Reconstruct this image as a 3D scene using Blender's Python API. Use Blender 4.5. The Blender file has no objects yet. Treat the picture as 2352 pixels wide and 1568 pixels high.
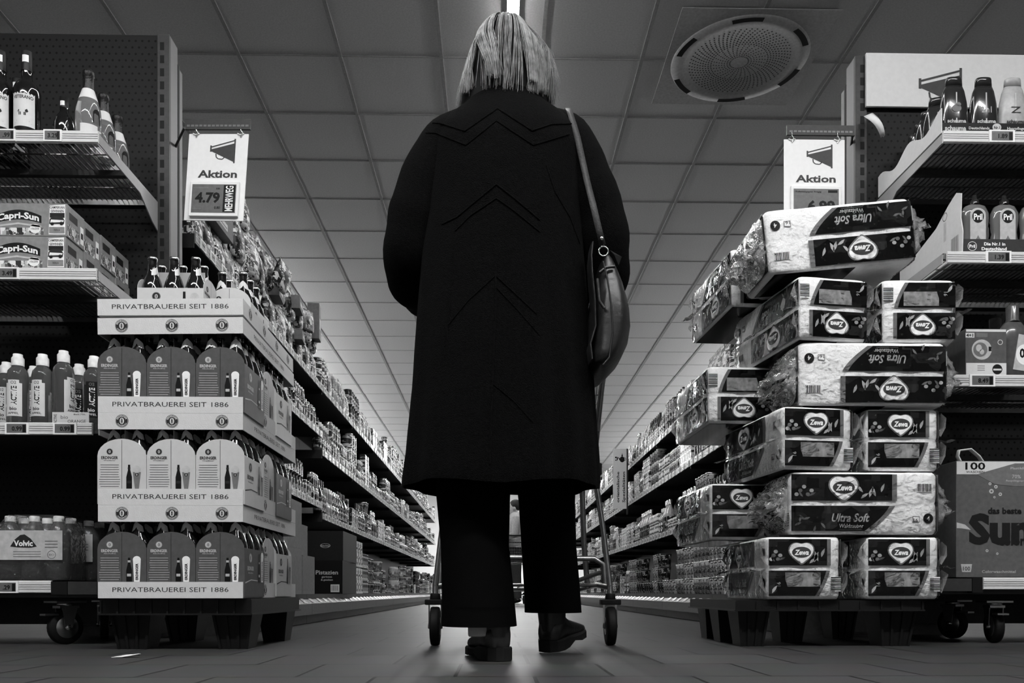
import bpy, bmesh, math, random
from math import sin, cos, pi, radians, sqrt, atan2
from mathutils import Vector, Matrix, noise
from mathutils.bvhtree import BVHTree
random.seed(7)
S = bpy.context.scene
COL = S.collection

# ------------------------------------------------------------------ camera
FPX = 1900.0; CAMH = 0.175; YAW = math.atan(40 / FPX); HOR = 1360.0
cam_d = bpy.data.cameras.new('camera'); cam = bpy.data.objects.new('camera', cam_d); COL.objects.link(cam)
cam.location = (0, 0, CAMH); cam.rotation_euler = (pi / 2, 0, -YAW)
cam_d.sensor_width = 36; cam_d.lens = 36 * FPX / 2352; cam_d.shift_y = (HOR - 784) / 2352
cam_d.clip_start = 0.05; cam_d.clip_end = 100
S.camera = cam

# ------------------------------------------------------------------ world, exposure
w = bpy.data.worlds.new('world'); S.world = w; w.use_nodes = True
w.node_tree.nodes['Background'].inputs[0].default_value = (.5, .5, .5, 1)
w.node_tree.nodes['Background'].inputs[1].default_value = 0.02
S.view_settings.view_transform = 'Standard'; S.view_settings.look = 'None'
S.view_settings.exposure = 0.0; S.view_settings.gamma = 1.0; S.view_settings.use_curve_mapping = False
LAMP_AISLE = 54.0      # luminance of the continuous luminaire over the aisle
LAMP_CROSS = 100.0      # luminaires of the cross aisle on the photographer's side
FILL_CEIL = 105.0    # added tubes out of view that brighten the ceiling
FILL_FAR = 90.0       # added lamps out of view beyond the shelving, brighten the far ceiling

def at(px, py, Y):
    """point of the place at depth Y that lies on the sight line of a pixel"""
    u = (px - 1176) / FPX; v = (HOR - py) / FPX
    dx = u * cos(YAW) + sin(YAW); dy = cos(YAW) - u * sin(YAW)
    k = Y / dy
    return Vector((dx * k, Y, CAMH + v * k))

# ------------------------------------------------------------------ materials
MATS = {}
def mat(name, g=.5, rough=.5, metal=0, noise_amt=.12, nscale=60, bump=0, bscale=200, alpha=1, trans=0, sheen=0, spec=.22, coat=0, ior=1.45, aniso=0):
    if name in MATS: return MATS[name]
    m = bpy.data.materials.new(name); m.use_nodes = True; nt = m.node_tree; b = nt.nodes['Principled BSDF']
    b.inputs['Roughness'].default_value = rough; b.inputs['Metallic'].default_value = metal
    b.inputs['Specular IOR Level'].default_value = spec; b.inputs['IOR'].default_value = ior
    b.inputs['Alpha'].default_value = alpha; b.inputs['Transmission Weight'].default_value = trans
    b.inputs['Sheen Weight'].default_value = sheen; b.inputs['Coat Weight'].default_value = coat
    b.inputs['Sheen Roughness'].default_value = .5
    tc = nt.nodes.new('ShaderNodeTexCoord')
    n = nt.nodes.new('ShaderNodeTexNoise'); n.inputs['Scale'].default_value = nscale; n.inputs['Detail'].default_value = 3
    nt.links.new(tc.outputs['Object'], n.inputs['Vector'])
    r = nt.nodes.new('ShaderNodeMapRange'); r.inputs['From Min'].default_value = .3; r.inputs['From Max'].default_value = .7
    r.inputs['To Min'].default_value = g * (1 - noise_amt); r.inputs['To Max'].default_value = min(1, g * (1 + noise_amt))
    nt.links.new(n.outputs['Fac'], r.inputs['Value']); nt.links.new(r.outputs['Result'], b.inputs['Base Color'])
    if bump:
        n2 = nt.nodes.new('ShaderNodeTexNoise'); n2.inputs['Scale'].default_value = bscale; n2.inputs['Detail'].default_value = 4
        nt.links.new(tc.outputs['Object'], n2.inputs['Vector'])
        bp = nt.nodes.new('ShaderNodeBump'); bp.inputs['Strength'].default_value = bump; bp.inputs['Distance'].default_value = .004
        nt.links.new(n2.outputs['Fac'], bp.inputs['Height']); nt.links.new(bp.outputs['Normal'], b.inputs['Normal'])
    MATS[name] = m; return m
def emit(name, g, strength):
    if name in MATS: return MATS[name]
    m = bpy.data.materials.new(name); m.use_nodes = True; b = m.node_tree.nodes['Principled BSDF']
    b.inputs['Base Color'].default_value = (.8, .8, .8, 1)
    b.inputs['Emission Color'].default_value = (g, g, g, 1); b.inputs['Emission Strength'].default_value = strength
    MATS[name] = m; return m
def film_mat(name, gl, df, rough=.08, bump=1.0, bscale=45):
    m = bpy.data.materials.new(name); m.use_nodes = True; nt = m.node_tree; nt.nodes.clear(); N = nt.nodes.new
    out = N('ShaderNodeOutputMaterial'); tr = N('ShaderNodeBsdfTransparent'); g = N('ShaderNodeBsdfGlossy'); d = N('ShaderNodeBsdfDiffuse')
    g.inputs['Roughness'].default_value = rough; d.inputs[0].default_value = (.8, .8, .8, 1)
    n = N('ShaderNodeTexNoise'); n.inputs['Scale'].default_value = bscale; n.inputs['Detail'].default_value = 3; n.inputs['Distortion'].default_value = 1.2
    tc = N('ShaderNodeTexCoord'); nt.links.new(tc.outputs['Object'], n.inputs['Vector'])
    bp = N('ShaderNodeBump'); bp.inputs['Strength'].default_value = bump; bp.inputs['Distance'].default_value = .01
    nt.links.new(n.outputs['Fac'], bp.inputs['Height']); nt.links.new(bp.outputs['Normal'], g.inputs['Normal'])
    lw = N('ShaderNodeLayerWeight'); lw.inputs[0].default_value = gl; nt.links.new(bp.outputs['Normal'], lw.inputs['Normal'])
    a = N('ShaderNodeMixShader'); a.inputs[0].default_value = df; nt.links.new(tr.outputs[0], a.inputs[1]); nt.links.new(d.outputs[0], a.inputs[2])
    b = N('ShaderNodeMixShader'); nt.links.new(lw.outputs['Fresnel'], b.inputs[0]); nt.links.new(a.outputs[0], b.inputs[1]); nt.links.new(g.outputs[0], b.inputs[2])
    nt.links.new(b.outputs[0], out.inputs[0]); MATS[name] = m; return m
def print_mat(name, shades, sc=(60, 60, 60), seed=0., rough=.35, detail=True):
    """printed packaging: blocks of ink in several greys"""
    if name in MATS: return MATS[name]
    m = bpy.data.materials.new(name); m.use_nodes = True; nt = m.node_tree; b = nt.nodes['Principled BSDF']
    b.inputs['Roughness'].default_value = rough; b.inputs['Specular IOR Level'].default_value = .2
    tc = nt.nodes.new('ShaderNodeTexCoord'); mp = nt.nodes.new('ShaderNodeMapping')
    mp.inputs['Scale'].default_value = sc; mp.inputs['Location'].default_value = (seed, seed * .7, seed * 1.3)
    v = nt.nodes.new('ShaderNodeTexVoronoi'); v.distance = 'CHEBYCHEV'; v.inputs['Scale'].default_value = 1; v.inputs['Randomness'].default_value = .9
    nt.links.new(tc.outputs['Object'], mp.inputs[0]); nt.links.new(mp.outputs[0], v.inputs['Vector'])
    cr = nt.nodes.new('ShaderNodeValToRGB'); cr.color_ramp.interpolation = 'CONSTANT'
    sp = nt.nodes.new('ShaderNodeSeparateColor'); nt.links.new(v.outputs['Color'], sp.inputs[0]); nt.links.new(sp.outputs[0], cr.inputs[0])
    e = cr.color_ramp.elements
    while len(e) < len(shades): e.new(.5)
    for i, g in enumerate(shades): e[i].position = i / len(shades); e[i].color = (g, g, g, 1)
    # small print: fine ink marks inside some of the blocks
    mp2 = nt.nodes.new('ShaderNodeMapping'); mp2.inputs['Scale'].default_value = tuple(c * k for c, k in zip(sc, (5, 5, 4.2))); mp2.inputs['Location'].default_value = (seed * 2, 1, 3)
    v2 = nt.nodes.new('ShaderNodeTexVoronoi'); v2.distance = 'MANHATTAN'; v2.inputs['Scale'].default_value = 1
    nt.links.new(tc.outputs['Object'], mp2.inputs[0]); nt.links.new(mp2.outputs[0], v2.inputs['Vector'])
    s2 = nt.nodes.new('ShaderNodeSeparateColor'); nt.links.new(v2.outputs['Color'], s2.inputs[0])
    def mth(op, a, v): n = nt.nodes.new('ShaderNodeMath'); n.operation = op; nt.links.new(a, n.inputs[0]); n.inputs[1].default_value = v; return n.outputs[0]
    g1 = mth('GREATER_THAN', sp.outputs[1], .5); g2 = mth('GREATER_THAN', s2.outputs[0], .52)
    mm = nt.nodes.new('ShaderNodeMath'); mm.operation = 'MULTIPLY'; nt.links.new(g1, mm.inputs[0]); nt.links.new(g2, mm.inputs[1])
    mx = nt.nodes.new('ShaderNodeMix'); mx.data_type = 'RGBA'; nt.links.new(mm.outputs[0], mx.inputs[0]); nt.links.new(cr.outputs[0], mx.inputs[6])
    g = .02 if sum(shades) / len(shades) > .3 else .5; mx.inputs[7].default_value = (g, g, g, 1)
    nt.links.new(mx.outputs[2] if detail else cr.outputs[0], b.inputs['Base Color']); MATS[name] = m; return m

# ------------------------------------------------------------------ text outlines as flat polygons
TCACHE = {}
def glyphs(s, bold=0.0):
    k = (s, bold)
    if k in TCACHE: return TCACHE[k]
    c = bpy.data.curves.new('t', 'FONT'); c.body = s; c.size = 1.4; c.offset = bold; c.resolution_u = 2
    o = bpy.data.objects.new('t', c); COL.objects.link(o)
    dg = bpy.context.evaluated_depsgraph_get(); me = bpy.data.meshes.new_from_object(o.evaluated_get(dg))
    vs = [(v.co.x, v.co.y) for v in me.vertices]; fs = [tuple(p.vertices) for p in me.polygons]
    bpy.data.objects.remove(o); bpy.data.curves.remove(c); bpy.data.meshes.remove(me)
    xs = [v[0] for v in vs] or [0]
    x0, x1 = min(xs), max(xs)
    TCACHE[k] = ([(x - x0, y) for x, y in vs], fs, x1 - x0); return TCACHE[k]

# ------------------------------------------------------------------ mesh builder
class MB:
    def __init__(s): s.v = []; s.f = []; s.mi = []; s.sm = []; s.mats = []; s.M = Matrix()
    def _m(s, m):
        if m not in s.mats: s.mats.append(m)
        return s.mats.index(m)
    def add(s, vs, fs, m, smooth=False):
        o = len(s.v); s.v += [s.M @ Vector(v) for v in vs]; k = s._m(m)
        for f in fs: s.f.append(tuple(i + o for i in f)); s.mi.append(k); s.sm.append(smooth)
        return s
    def box(s, m, x0, x1, y0, y1, z0, z1):
        v = [(x, y, z) for z in (z0, z1) for y in (y0, y1) for x in (x0, x1)]
        return s.add(v, [(0, 2, 3, 1), (4, 5, 7, 6), (0, 1, 5, 4), (2, 6, 7, 3), (0, 4, 6, 2), (1, 3, 7, 5)], m)
    def poly(s, m, pts): return s.add(pts, [tuple(range(len(pts)))], m)
    def tube(s, m, path, r, seg=8, caps=True, closed=False):
        P = [Vector(p) for p in path]; n = len(P); rings = []
        R = r if isinstance(r, (list, tuple)) else [r] * n
        up = None; vs = []
        for i, p in enumerate(P):
            if closed: d = P[(i + 1) % n] - P[i - 1]
            else: d = P[min(i + 1, n - 1)] - P[max(i - 1, 0)]
            d.normalize()
            if up is None: up = Vector((0, 0, 1)) if abs(d.z) < .9 else Vector((0, 1, 0))
            a = d.cross(up)
            if a.length < 1e-6: a = d.orthogonal()
            a.normalize(); b = a.cross(d).normalized(); up = b
            rr = R[i]; ra, rb = rr if isinstance(rr, tuple) else (rr, rr)
            for k in range(seg):
                t = 2 * pi * k / seg; vs.append(p + a * (ra * cos(t)) + b * (rb * sin(t)))
        fs = []
        for i in range(n if closed else n - 1):
            for k in range(seg):
                j = (i + 1) % n; l = (k + 1) % seg
                fs.append((i * seg + k, j * seg + k, j * seg + l, i * seg + l))
        s.add(vs, fs, m, True)
        if caps and not closed:
            s.add(vs[:seg], [tuple(range(seg))], m); s.add(vs[-seg:], [tuple(reversed(range(seg)))], m)
        return s
    def lathe(s, m, prof, seg=20, cx=0, cy=0, smooth=True, a0=0, a1=2 * pi):
        full = abs(a1 - a0 - 2 * pi) < 1e-6; n = seg if full else seg + 1
        vs = []; fs = []
        for r, z in prof:
            for k in range(n):
                t = a0 + (a1 - a0) * k / seg; vs.append((cx + r * cos(t), cy + r * sin(t), z))
        for i in range(len(prof) - 1):
            for k in range(seg):
                l = (k + 1) % n
                fs.append((i * n + k, i * n + l, (i + 1) * n + l, (i + 1) * n + k))
        return s.add(vs, fs, m, smooth)
    def loft(s, m, rings, smooth=True, cap0=False, cap1=False, closed=True):
        n = len(rings[0]); vs = [p for r in rings for p in r]; fs = []
        for i in range(len(rings) - 1):
            for k in range(n if closed else n - 1):
                l = (k + 1) % n; fs.append((i * n + k, i * n + l, (i + 1) * n + l, (i + 1) * n + k))
        if cap0: fs.append(tuple(reversed(range(n))))
        if cap1: fs.append(tuple((len(rings) - 1) * n + k for k in range(n)))
        return s.add(vs, fs, m, smooth)
    def ell(s, m, c, r, seg=16, rings=10):
        return s.loft(m, [[(c[0] + r[0] * sin(pi * i / rings) * cos(2 * pi * k / seg), c[1] + r[1] * sin(pi * i / rings) * sin(2 * pi * k / seg), c[2] - r[2] * cos(pi * i / rings)) for k in range(seg)] for i in range(rings + 1)])
    def disc(s, m, fr, cx, cy, rx, ry=None, seg=24, a0=0, a1=2 * pi):
        ry = ry or rx
        return s.add([fr(cx + rx * cos(a0 + (a1 - a0) * k / seg), cy + ry * sin(a0 + (a1 - a0) * k / seg)) for k in range(seg)], [tuple(range(seg))], m)
    def ringp(s, m, fr, cx, cy, r0, r1, seg=28, a0=0, a1=2 * pi, asp=1):
        vs = []; fs = []
        for k in range(seg + 1):
            t = a0 + (a1 - a0) * k / seg
            vs += [fr(cx + r0 * cos(t) * asp, cy + r0 * sin(t)), fr(cx + r1 * cos(t) * asp, cy + r1 * sin(t))]
        for k in range(seg): fs.append((2 * k, 2 * k + 1, 2 * k + 3, 2 * k + 2))
        return s.add(vs, fs, m)
    def rect(s, m, fr, x0, x1, y0, y1, nx=1):
        vs = []; fs = []
        for k in range(nx + 1):
            x = x0 + (x1 - x0) * k / nx; vs += [fr(x, y0), fr(x, y1)]
        for k in range(nx): fs.append((2 * k, 2 * k + 2, 2 * k + 3, 2 * k + 1))
        return s.add(vs, fs, m)
    def pg(s, m, fr, pts): return s.add([fr(x, y) for x, y in pts], [tuple(range(len(pts)))], m)
    def text(s, m, fr, t, cx, cy, h, w=None, bold=0.01, rot=0, shear=0, align='c'):
        """cap height h; centred at cx, cy; squeezed to width w when given"""
        vs, fs, W = glyphs(t, bold); sx = (w / W) if (w and W) else h
        c, sn = cos(rot), sin(rot); out = []
        for x, y in vs:
            X = (x - (W / 2 if align == 'c' else 0)) * sx + shear * y * h; Y = (y - .5) * h
            out.append(fr(cx + X * c - Y * sn, cy + X * sn + Y * c))
        return s.add(out, fs, m)
    def arctext(s, m, fr, t, cx, cy, r, h, a_mid, span, inside=False, bold=.02):
        vs, fs, W = glyphs(t, bold); out = []
        for x, y in vs:
            q = (x / W - .5) * span
            if not inside: a = a_mid - q; rr = r + y * h
            else: a = a_mid + q; rr = r - y * h
            out.append(fr(cx + rr * cos(a), cy + rr * sin(a)))
        return s.add(out, fs, m)
    def mesh(s, name):
        me = bpy.data.meshes.new(name); me.from_pydata([tuple(v) for v in s.v], [], s.f)
        for m in s.mats: me.materials.append(m)
        me.polygons.foreach_set('material_index', s.mi); me.polygons.foreach_set('use_smooth', s.sm); me.update(); return me
    def build(s, name, parent=None, label=None, bevel=0, solid=0):
        o = bpy.data.objects.new(name, s.mesh(name)); COL.objects.link(o)
        if parent: o.parent = parent
        if label: o['label'] = label
        if bevel:
            b = o.modifiers.new('bevel', 'BEVEL'); b.width = bevel; b.segments = 2; b.limit_method = 'ANGLE'
        if solid:
            b = o.modifiers.new('solid', 'SOLIDIFY'); b.thickness = solid; b.offset = 0
        return o

def tag(o, label, cat, group=None, kind=None):
    if kind: o['kind'] = kind
    if label: o['label'] = label
    if cat: o['category'] = cat
    if group: o['group'] = group
    return o
def thing(name, label, cat, loc=(0, 0, 0), rz=0, group=None):
    o = bpy.data.objects.new(name, None); COL.objects.link(o); o.empty_display_size = .05
    o.location = loc; o.rotation_euler = (0, 0, rz); return tag(o, label, cat, group)
def struct(o): o['kind'] = 'structure'; return o
def dup(root, loc=None, rz=None, label=None, group=None, rot=None):
    def cp(o, par):
        c = o.copy(); COL.objects.link(c)
        if par: c.parent = par
        for ch in list(o.children): cp(ch, c)
        return c
    r = cp(root, None)
    if loc is not None: r.location = loc
    if rz is not None: r.rotation_euler = (0, 0, rz)
    if rot is not None: r.rotation_euler = rot
    if label: r['label'] = label
    if group: r['group'] = group
    return r
class Proto:
    """the first placement moves the original, later ones copy it"""
    def __init__(s, root): s.root = root; s.used = False
    def put(s, loc, rz=0, label=None, group=None, rot=None):
        if not s.used:
            s.used = True; r = s.root; r.location = loc; r.rotation_euler = rot if rot is not None else (0, 0, rz)
            if label: r['label'] = label
            if group: r['group'] = group
            return r
        return dup(s.root, loc, rz, label, group, rot)
def fr_front(y, x0=0, z0=0):            # drawing frame on a face towards the camera side
    return lambda a, b: (x0 + a, y, z0 + b)
def fr_right(x, y0=0, z0=0):            # drawing frame on a face towards +X
    return lambda a, b: (x, y0 + a, z0 + b)
def fr_left(x, y0=0, z0=0):
    return lambda a, b: (x, y0 - a, z0 + b)
def fr_cyl(r, z0=0, off=0):             # drawing frame wrapped round a bottle, centred on its front
    return lambda a, b: (r * sin(a / r + off), -r * cos(a / r + off), z0 + b)
def fr_back(y, x0=0, z0=0): return lambda a, b: (x0 - a, y, z0 + b)

M_white = mat('white_print', .8, .5, noise_amt=.02); M_black = mat('black_ink', .004, .5); M_dark = mat('dark_plastic', .012, .4)
M_card = mat('pale_card', .62, .75, noise_amt=.03, bump=.15, bscale=300); M_cardb = mat('card_inside', .35, .85)
M_lcd = mat('grey_price_display', .12, .3); M_rail = mat('white_price_rail', .60, .4, noise_amt=.03)
M_metal = mat('galvanised_metal', .28, .3, 1, noise_amt=.05); M_chrome = mat('bright_wire', .6, .22, 1)
M_dmetal = mat('painted_grey_metal', .035, .4); M_paint = mat('light_painted_metal', .30, .35, noise_amt=.03)
M_black_pl = mat('black_rubber', .006, .6); M_ink = mat('mid_grey_ink', .15, .5)
M_bglass = mat('brown_bottle_glass', .006, .06, spec=.8, noise_amt=0, coat=.5)
M_lab = mat('paper_label', .6, .5, noise_amt=.03)

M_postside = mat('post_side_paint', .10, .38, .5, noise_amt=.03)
# ================================================================== setting
CEIL = 3.50
def floor_mat():
    m = bpy.data.materials.new('floor_tiles'); m.use_nodes = True; nt = m.node_tree; b = nt.nodes['Principled BSDF']
    tc = nt.nodes.new('ShaderNodeTexCoord'); br = nt.nodes.new('ShaderNodeTexBrick')
    mp = nt.nodes.new('ShaderNodeMapping'); mp.inputs['Location'].default_value = (-.083, .08, 0)
    nt.links.new(tc.outputs['Object'], mp.inputs[0]); nt.links.new(mp.outputs[0], br.inputs['Vector'])
    br.offset = .5; br.inputs['Scale'].default_value = 1; br.inputs['Brick Width'].default_value = .33; br.inputs['Row Height'].default_value = .30
    br.inputs['Mortar Size'].default_value = .0042; br.inputs['Mortar Smooth'].default_value = .1
    br.inputs['Color1'].default_value = (.034,) * 3 + (1,); br.inputs['Color2'].default_value = (.044,) * 3 + (1,); br.inputs['Mortar'].default_value = (.001,) * 3 + (1,)
    n = nt.nodes.new('ShaderNodeTexNoise'); n.inputs['Scale'].default_value = 9; n.inputs['Detail'].default_value = 6; nt.links.new(tc.outputs['Object'], n.inputs['Vector'])
    mx = nt.nodes.new('ShaderNodeMix'); mx.data_type = 'RGBA'; mx.blend_type = 'MULTIPLY'; mx.inputs[0].default_value = .35
    nt.links.new(br.outputs['Color'], mx.inputs[6]); nt.links.new(n.outputs['Color'], mx.inputs[7]); nt.links.new(mx.outputs[2], b.inputs['Base Color'])
    b.inputs['Roughness'].default_value = .5; b.inputs['Specular IOR Level'].default_value = .25
    bp = nt.nodes.new('ShaderNodeBump'); bp.invert = True; bp.inputs['Strength'].default_value = .4; bp.inputs['Distance'].default_value = .002
    nt.links.new(br.outputs['Fac'], bp.inputs['Height']); nt.links.new(bp.outputs['Normal'], b.inputs['Normal'])
    return m
X0, X1, YB, YE = -9, 9, -4.5, 26
struct(MB().box(floor_mat(), X0, X1, YB, YE, -.1, 0).build('floor'))
M_ceil = mat('ceiling_tile', .72, .9, noise_amt=.08, nscale=90, bump=.2, bscale=150)
struct(MB().box(M_ceil, X0, X1, YB, YE, CEIL, CEIL + .1).build('ceiling'))
M_bar = mat('ceiling_bar', .44, .85, spec=.05)
g = MB()
x = at(1000, 0, 4.645).x - 14 * .625
while x < X1:
    g.box(M_bar, x - .011, x + .011, YB, YE, CEIL - .006, CEIL + .001); x += .625
struct(g.build('trim_1'))
g = MB(); y = 5.148 - .625 * 15
while y < YE:
    if y > YB: g.box(M_bar, X0, X1, y - .004, y + .004, CEIL - .005, CEIL + .0005)
    y += .625
struct(g.build('trim_2'))
M_wall = mat('painted_wall', .8, .8, noise_amt=.02)
struct(MB().box(M_wall, X0 - .1, X0, YB, YE, 0, CEIL).build('wall_left'))
struct(MB().box(M_wall, X1, X1 + .1, YB, YE, 0, CEIL).build('wall_right'))
struct(MB().box(M_wall, X0 - .1, X1 + .1, YE, YE + .1, 0, CEIL).build('wall_back'))
struct(MB().box(M_wall, X0 - .1, X1 + .1, YB - .1, YB, 0, CEIL).build('wall_front'))

# ------------------------------------------------------------------ luminaires
M_lum = mat('luminaire_body', .5, .4); 
def luminaire(x, y0, y1, strength, key, label, w=.058, along='y'):
    t = thing('ceiling_light', label, 'ceiling light', ((x, (y0 + y1) / 2, CEIL)) if along == 'y' else (((y0 + y1) / 2, x, CEIL)))
    h = (y1 - y0) / 2
    if along != 'y': t.rotation_euler = (0, 0, pi / 2)
    MB().box(M_lum, -w / 2 - .006, w / 2 + .006, -h, h, -.03, -.001).build('housing', t)
    e = emit(key, 1, strength)
    m = MB(); n = max(1, int(2 * h / .06)); 
    m.box(e, -w / 2, w / 2, -h + .01, h - .01, -.036, -.0305)
    m.build('diffuser', t)
    m = MB()                                                # two rows of dark louvre points along the diffuser
    if h < 2:
        for sx in (-.3, .3):
            q = -h + .03
            while q < h - .03:
                m.box(M_dmetal, sx * w / 2 - .0012, sx * w / 2 + .0012, q, q + .022, -.0372, -.036); q += .034
        m.build('louvre', t)
for i in range(12):
    luminaire(.105, -1.2 + i * 1.52, -1.2 + i * 1.52 + 1.5, LAMP_AISLE, 'lamp_aisle',
              'linear ceiling light above the head of the woman in the coat' if i == 4 else 'linear ceiling light in the line of lights along the middle of the aisle')
    if i != 4: COL.objects[[o.name for o in COL.objects if o.name.startswith('ceiling_light')][-1]]['group'] = 'linear lights along the middle of the aisle'
for k, (xx, ya, yb) in enumerate(((-2.2, 1, 2.6), (-.6, 1, 2.6), (1.0, 1, 2.6), (2.6, 1, 2.6))):
    luminaire(.35, xx - .7, xx + .7, LAMP_CROSS, 'lamp_cross', 'linear ceiling light over the cross aisle, %s of four' % ['leftmost', 'second from the left', 'second from the right', 'rightmost'][k], w=.16, along='x')
for k, yy in enumerate((17.8, 19.3, 20.8, 22.3)):  # added lamps hidden behind the woman, fill for the far ceiling
    luminaire(yy, -1.3, 1.3, FILL_FAR, 'fill_far', 'added unseen fill light beyond the far end of the aisle, %s of four rows' % ['nearest', 'second', 'third', 'farthest'][k], w=.3, along='x')

# tubes added out of view behind the goods, to brighten the ceiling
M_cfill = emit('ceiling_fill', 1, FILL_CEIL)
for sx in (-1, 1):
    for i in range(5):
        y0 = 8.1 + i * 2.62
        t = thing('ceiling_fill_tube', 'added unseen fill tube over the neighbouring aisle on the %s, %s from the front' % ('left' if sx < 0 else 'right', ['first', 'second', 'third', 'fourth', 'fifth'][i]), 'ceiling light', (3.75 * sx if sx < 0 else 4.6, y0 + 1.3, 2.95))
        MB().tube(M_cfill, [(0, -1.25, 0), (0, 1.25, 0)], .022, 10).build('fill_tube', t)
        MB().box(M_lum, -.04, .04, -1.3, 1.3, -.06, -.03).build('housing', t)
        for q in (-1.1, 1.1): MB().tube(M_lum, [(0, q, -.03), (0, q, CEIL - 2.95)], .003, 6).build('suspension_rod', t)

# ------------------------------------------------------------------ round swirl diffuser in the ceiling
t = thing('ceiling_vent', 'round perforated ventilation outlet set in the ceiling at the right', 'ceiling vent', (1.525, 5.13, CEIL))
M_vent = mat('vent_paint', .55, .6); m = MB()
m.box(M_vent, -.46, .46, -.46, .46, -.012, -.0065); m.build('vent_plate', t)
prof = [(.42, -.012), (.415, -.02), (.345, -.024), (.335, -.017), (.0, -.021)]
MB().lathe(M_vent, prof, 64).build('vent_disc', t)
m = MB(); M_slot = mat('vent_slot', .006, .8)
fz = lambda a, b: (a, b, -.0245)
for k in range(6):
    a = radians(8 + 60 * k); m = MB(); m.ringp(M_slot, lambda a_, b_: (a_, b_, -.0246), 0, 0, .375, .410, 12, a, a + radians(26)); m.build('air_slot', t)
m = MB(); M_hole = mat('vent_perforation', .05, .8)
for r_ in range(1, 17):
    n = 60 if r_ > 7 else 30
    for k in range(n):
        a = 2 * pi * k / n + r_ * .03; R = .04 + r_ * .0165; s_ = .0052 if n == 60 else .0045
        z = -.0205 + .0035 * R / .335 - .0008
        m.add([(R * cos(a) + s_ * cos(q), R * sin(a) + s_ * sin(q), z) for q in (0, pi / 3, 2 * pi / 3, pi, 4 * pi / 3, 5 * pi / 3)], [(0, 1, 2, 3, 4, 5)], M_hole)
m.build('perforation', t)['kind'] = 'stuff'

# ================================================================== end-of-aisle shelving units
def perf_mat(name, g, gh, sp=.025, r=.0042):
    m = bpy.data.materials.new(name); m.use_nodes = True; nt = m.node_tree; b = nt.nodes['Principled BSDF']; b.inputs['Roughness'].default_value = .5; b.inputs['Specular IOR Level'].default_value = .1
    tc = nt.nodes.new('ShaderNodeTexCoord'); sx = nt.nodes.new('ShaderNodeSeparateXYZ'); nt.links.new(tc.outputs['Object'], sx.inputs[0])
    def mth(op, a, bb=None, v=None):
        n = nt.nodes.new('ShaderNodeMath'); n.operation = op
        nt.links.new(a, n.inputs[0])
        if bb is not None: nt.links.new(bb, n.inputs[1])
        if v is not None: n.inputs[1].default_value = v
        return n.outputs[0]
    zz = mth('DIVIDE', sx.outputs[2], v=sp); row = mth('FLOOR', zz); fz_ = mth('SUBTRACT', mth('FRACT', zz), v=.5)
    off = mth('MULTIPLY', mth('MODULO', row, v=2.), v=.5)
    xx = mth('ADD', mth('DIVIDE', sx.outputs[0], v=sp), off); fx = mth('SUBTRACT', mth('FRACT', xx), v=.5)
    d = mth('ADD', mth('MULTIPLY', fx, fx), mth('MULTIPLY', fz_, fz_)); msk = mth('LESS_THAN', d, v=(r / sp) ** 2)
    mx = nt.nodes.new('ShaderNodeMix'); mx.data_type = 'RGBA'; nt.links.new(msk, mx.inputs[0])
    mx.inputs[6].default_value = (g, g, g, 1); mx.inputs[7].default_value = (gh, gh, gh, 1); nt.links.new(mx.outputs[2], b.inputs['Base Color'])
    return m
M_perf = perf_mat('perforated_sheet', .014, .0015)
def price_rail(par, w, right_end=True, tags=(), segs=()):
    """white price rail along a shelf front, y = 0 is its face; w = (x0, x1)"""
    m = MB(); x0, x1 = w
    prof = [(0, -.040), (-.004, -.038), (-.004, -.003), (0, 0), (.006, 0), (.006, -.04)]
    for i in range(len(prof)):
        a, b = prof[i], prof[(i + 1) % len(prof)]
        m.poly(M_rail, [(x0, a[0], a[1]), (x1, a[0], a[1]), (x1, b[0], b[1]), (x0, b[0], b[1])])
    m.poly(M_rail, [(x0, p[0], p[1]) for p in prof]); m.poly(M_rail, [(x1, p[0], p[1]) for p in reversed(prof)])
    for z in (-.012, -.019, -.026): m.box(M_paint, x0, x1, -.0052, -.004, z - .0012, z)
    r = m.build('price_rail', par)
    return r
def price_tag(par, x, y, z, price, w=.062, h=.036, small=False, name='price_tag'):
    m = MB(); m.box(M_white, x - w / 2, x + w / 2, y - .006, y - .0, z - h / 2, z + h / 2)
    f = fr_front(y - .0066, x, z)
    m.rect(M_lcd, f, -w * .42, w * .42, -h * .38, h * .38)
    f2 = fr_front(y - .0070, x, z)
    if price: m.text(M_black, f2, price, w * .02, -h * .02, h * .36, bold=.04)
    m.rect(M_ink, f2, -w * .4, w * .1, h * .24, h * .3); m.rect(M_black, f2, w * .26, w * .40, -h * .34, h * .30)
    return m.build(name, par)
def bracket(par, x, y0, y1, z, d0=.035, d1=.10, sign=1):
    m = MB(); pts = [(y0, z - .004), (y1, z - .004), (y1, z - d1 * 1.15), (y1 - .05, z - d1), (y1 - .16, z - d0 * 1.25), (y0, z - d0)]
    a = [(x, p, q) for p, q in pts]; b = [(x + .004 * sign, p, q) for p, q in pts]; n = len(pts)
    m.add(a + b, [tuple(range(n)), tuple(reversed(range(n, 2 * n)))] + [(i, (i + 1) % n, (i + 1) % n + n, i + n) for i in range(n)], M_paint)
    return m.build('bracket', par)
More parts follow.
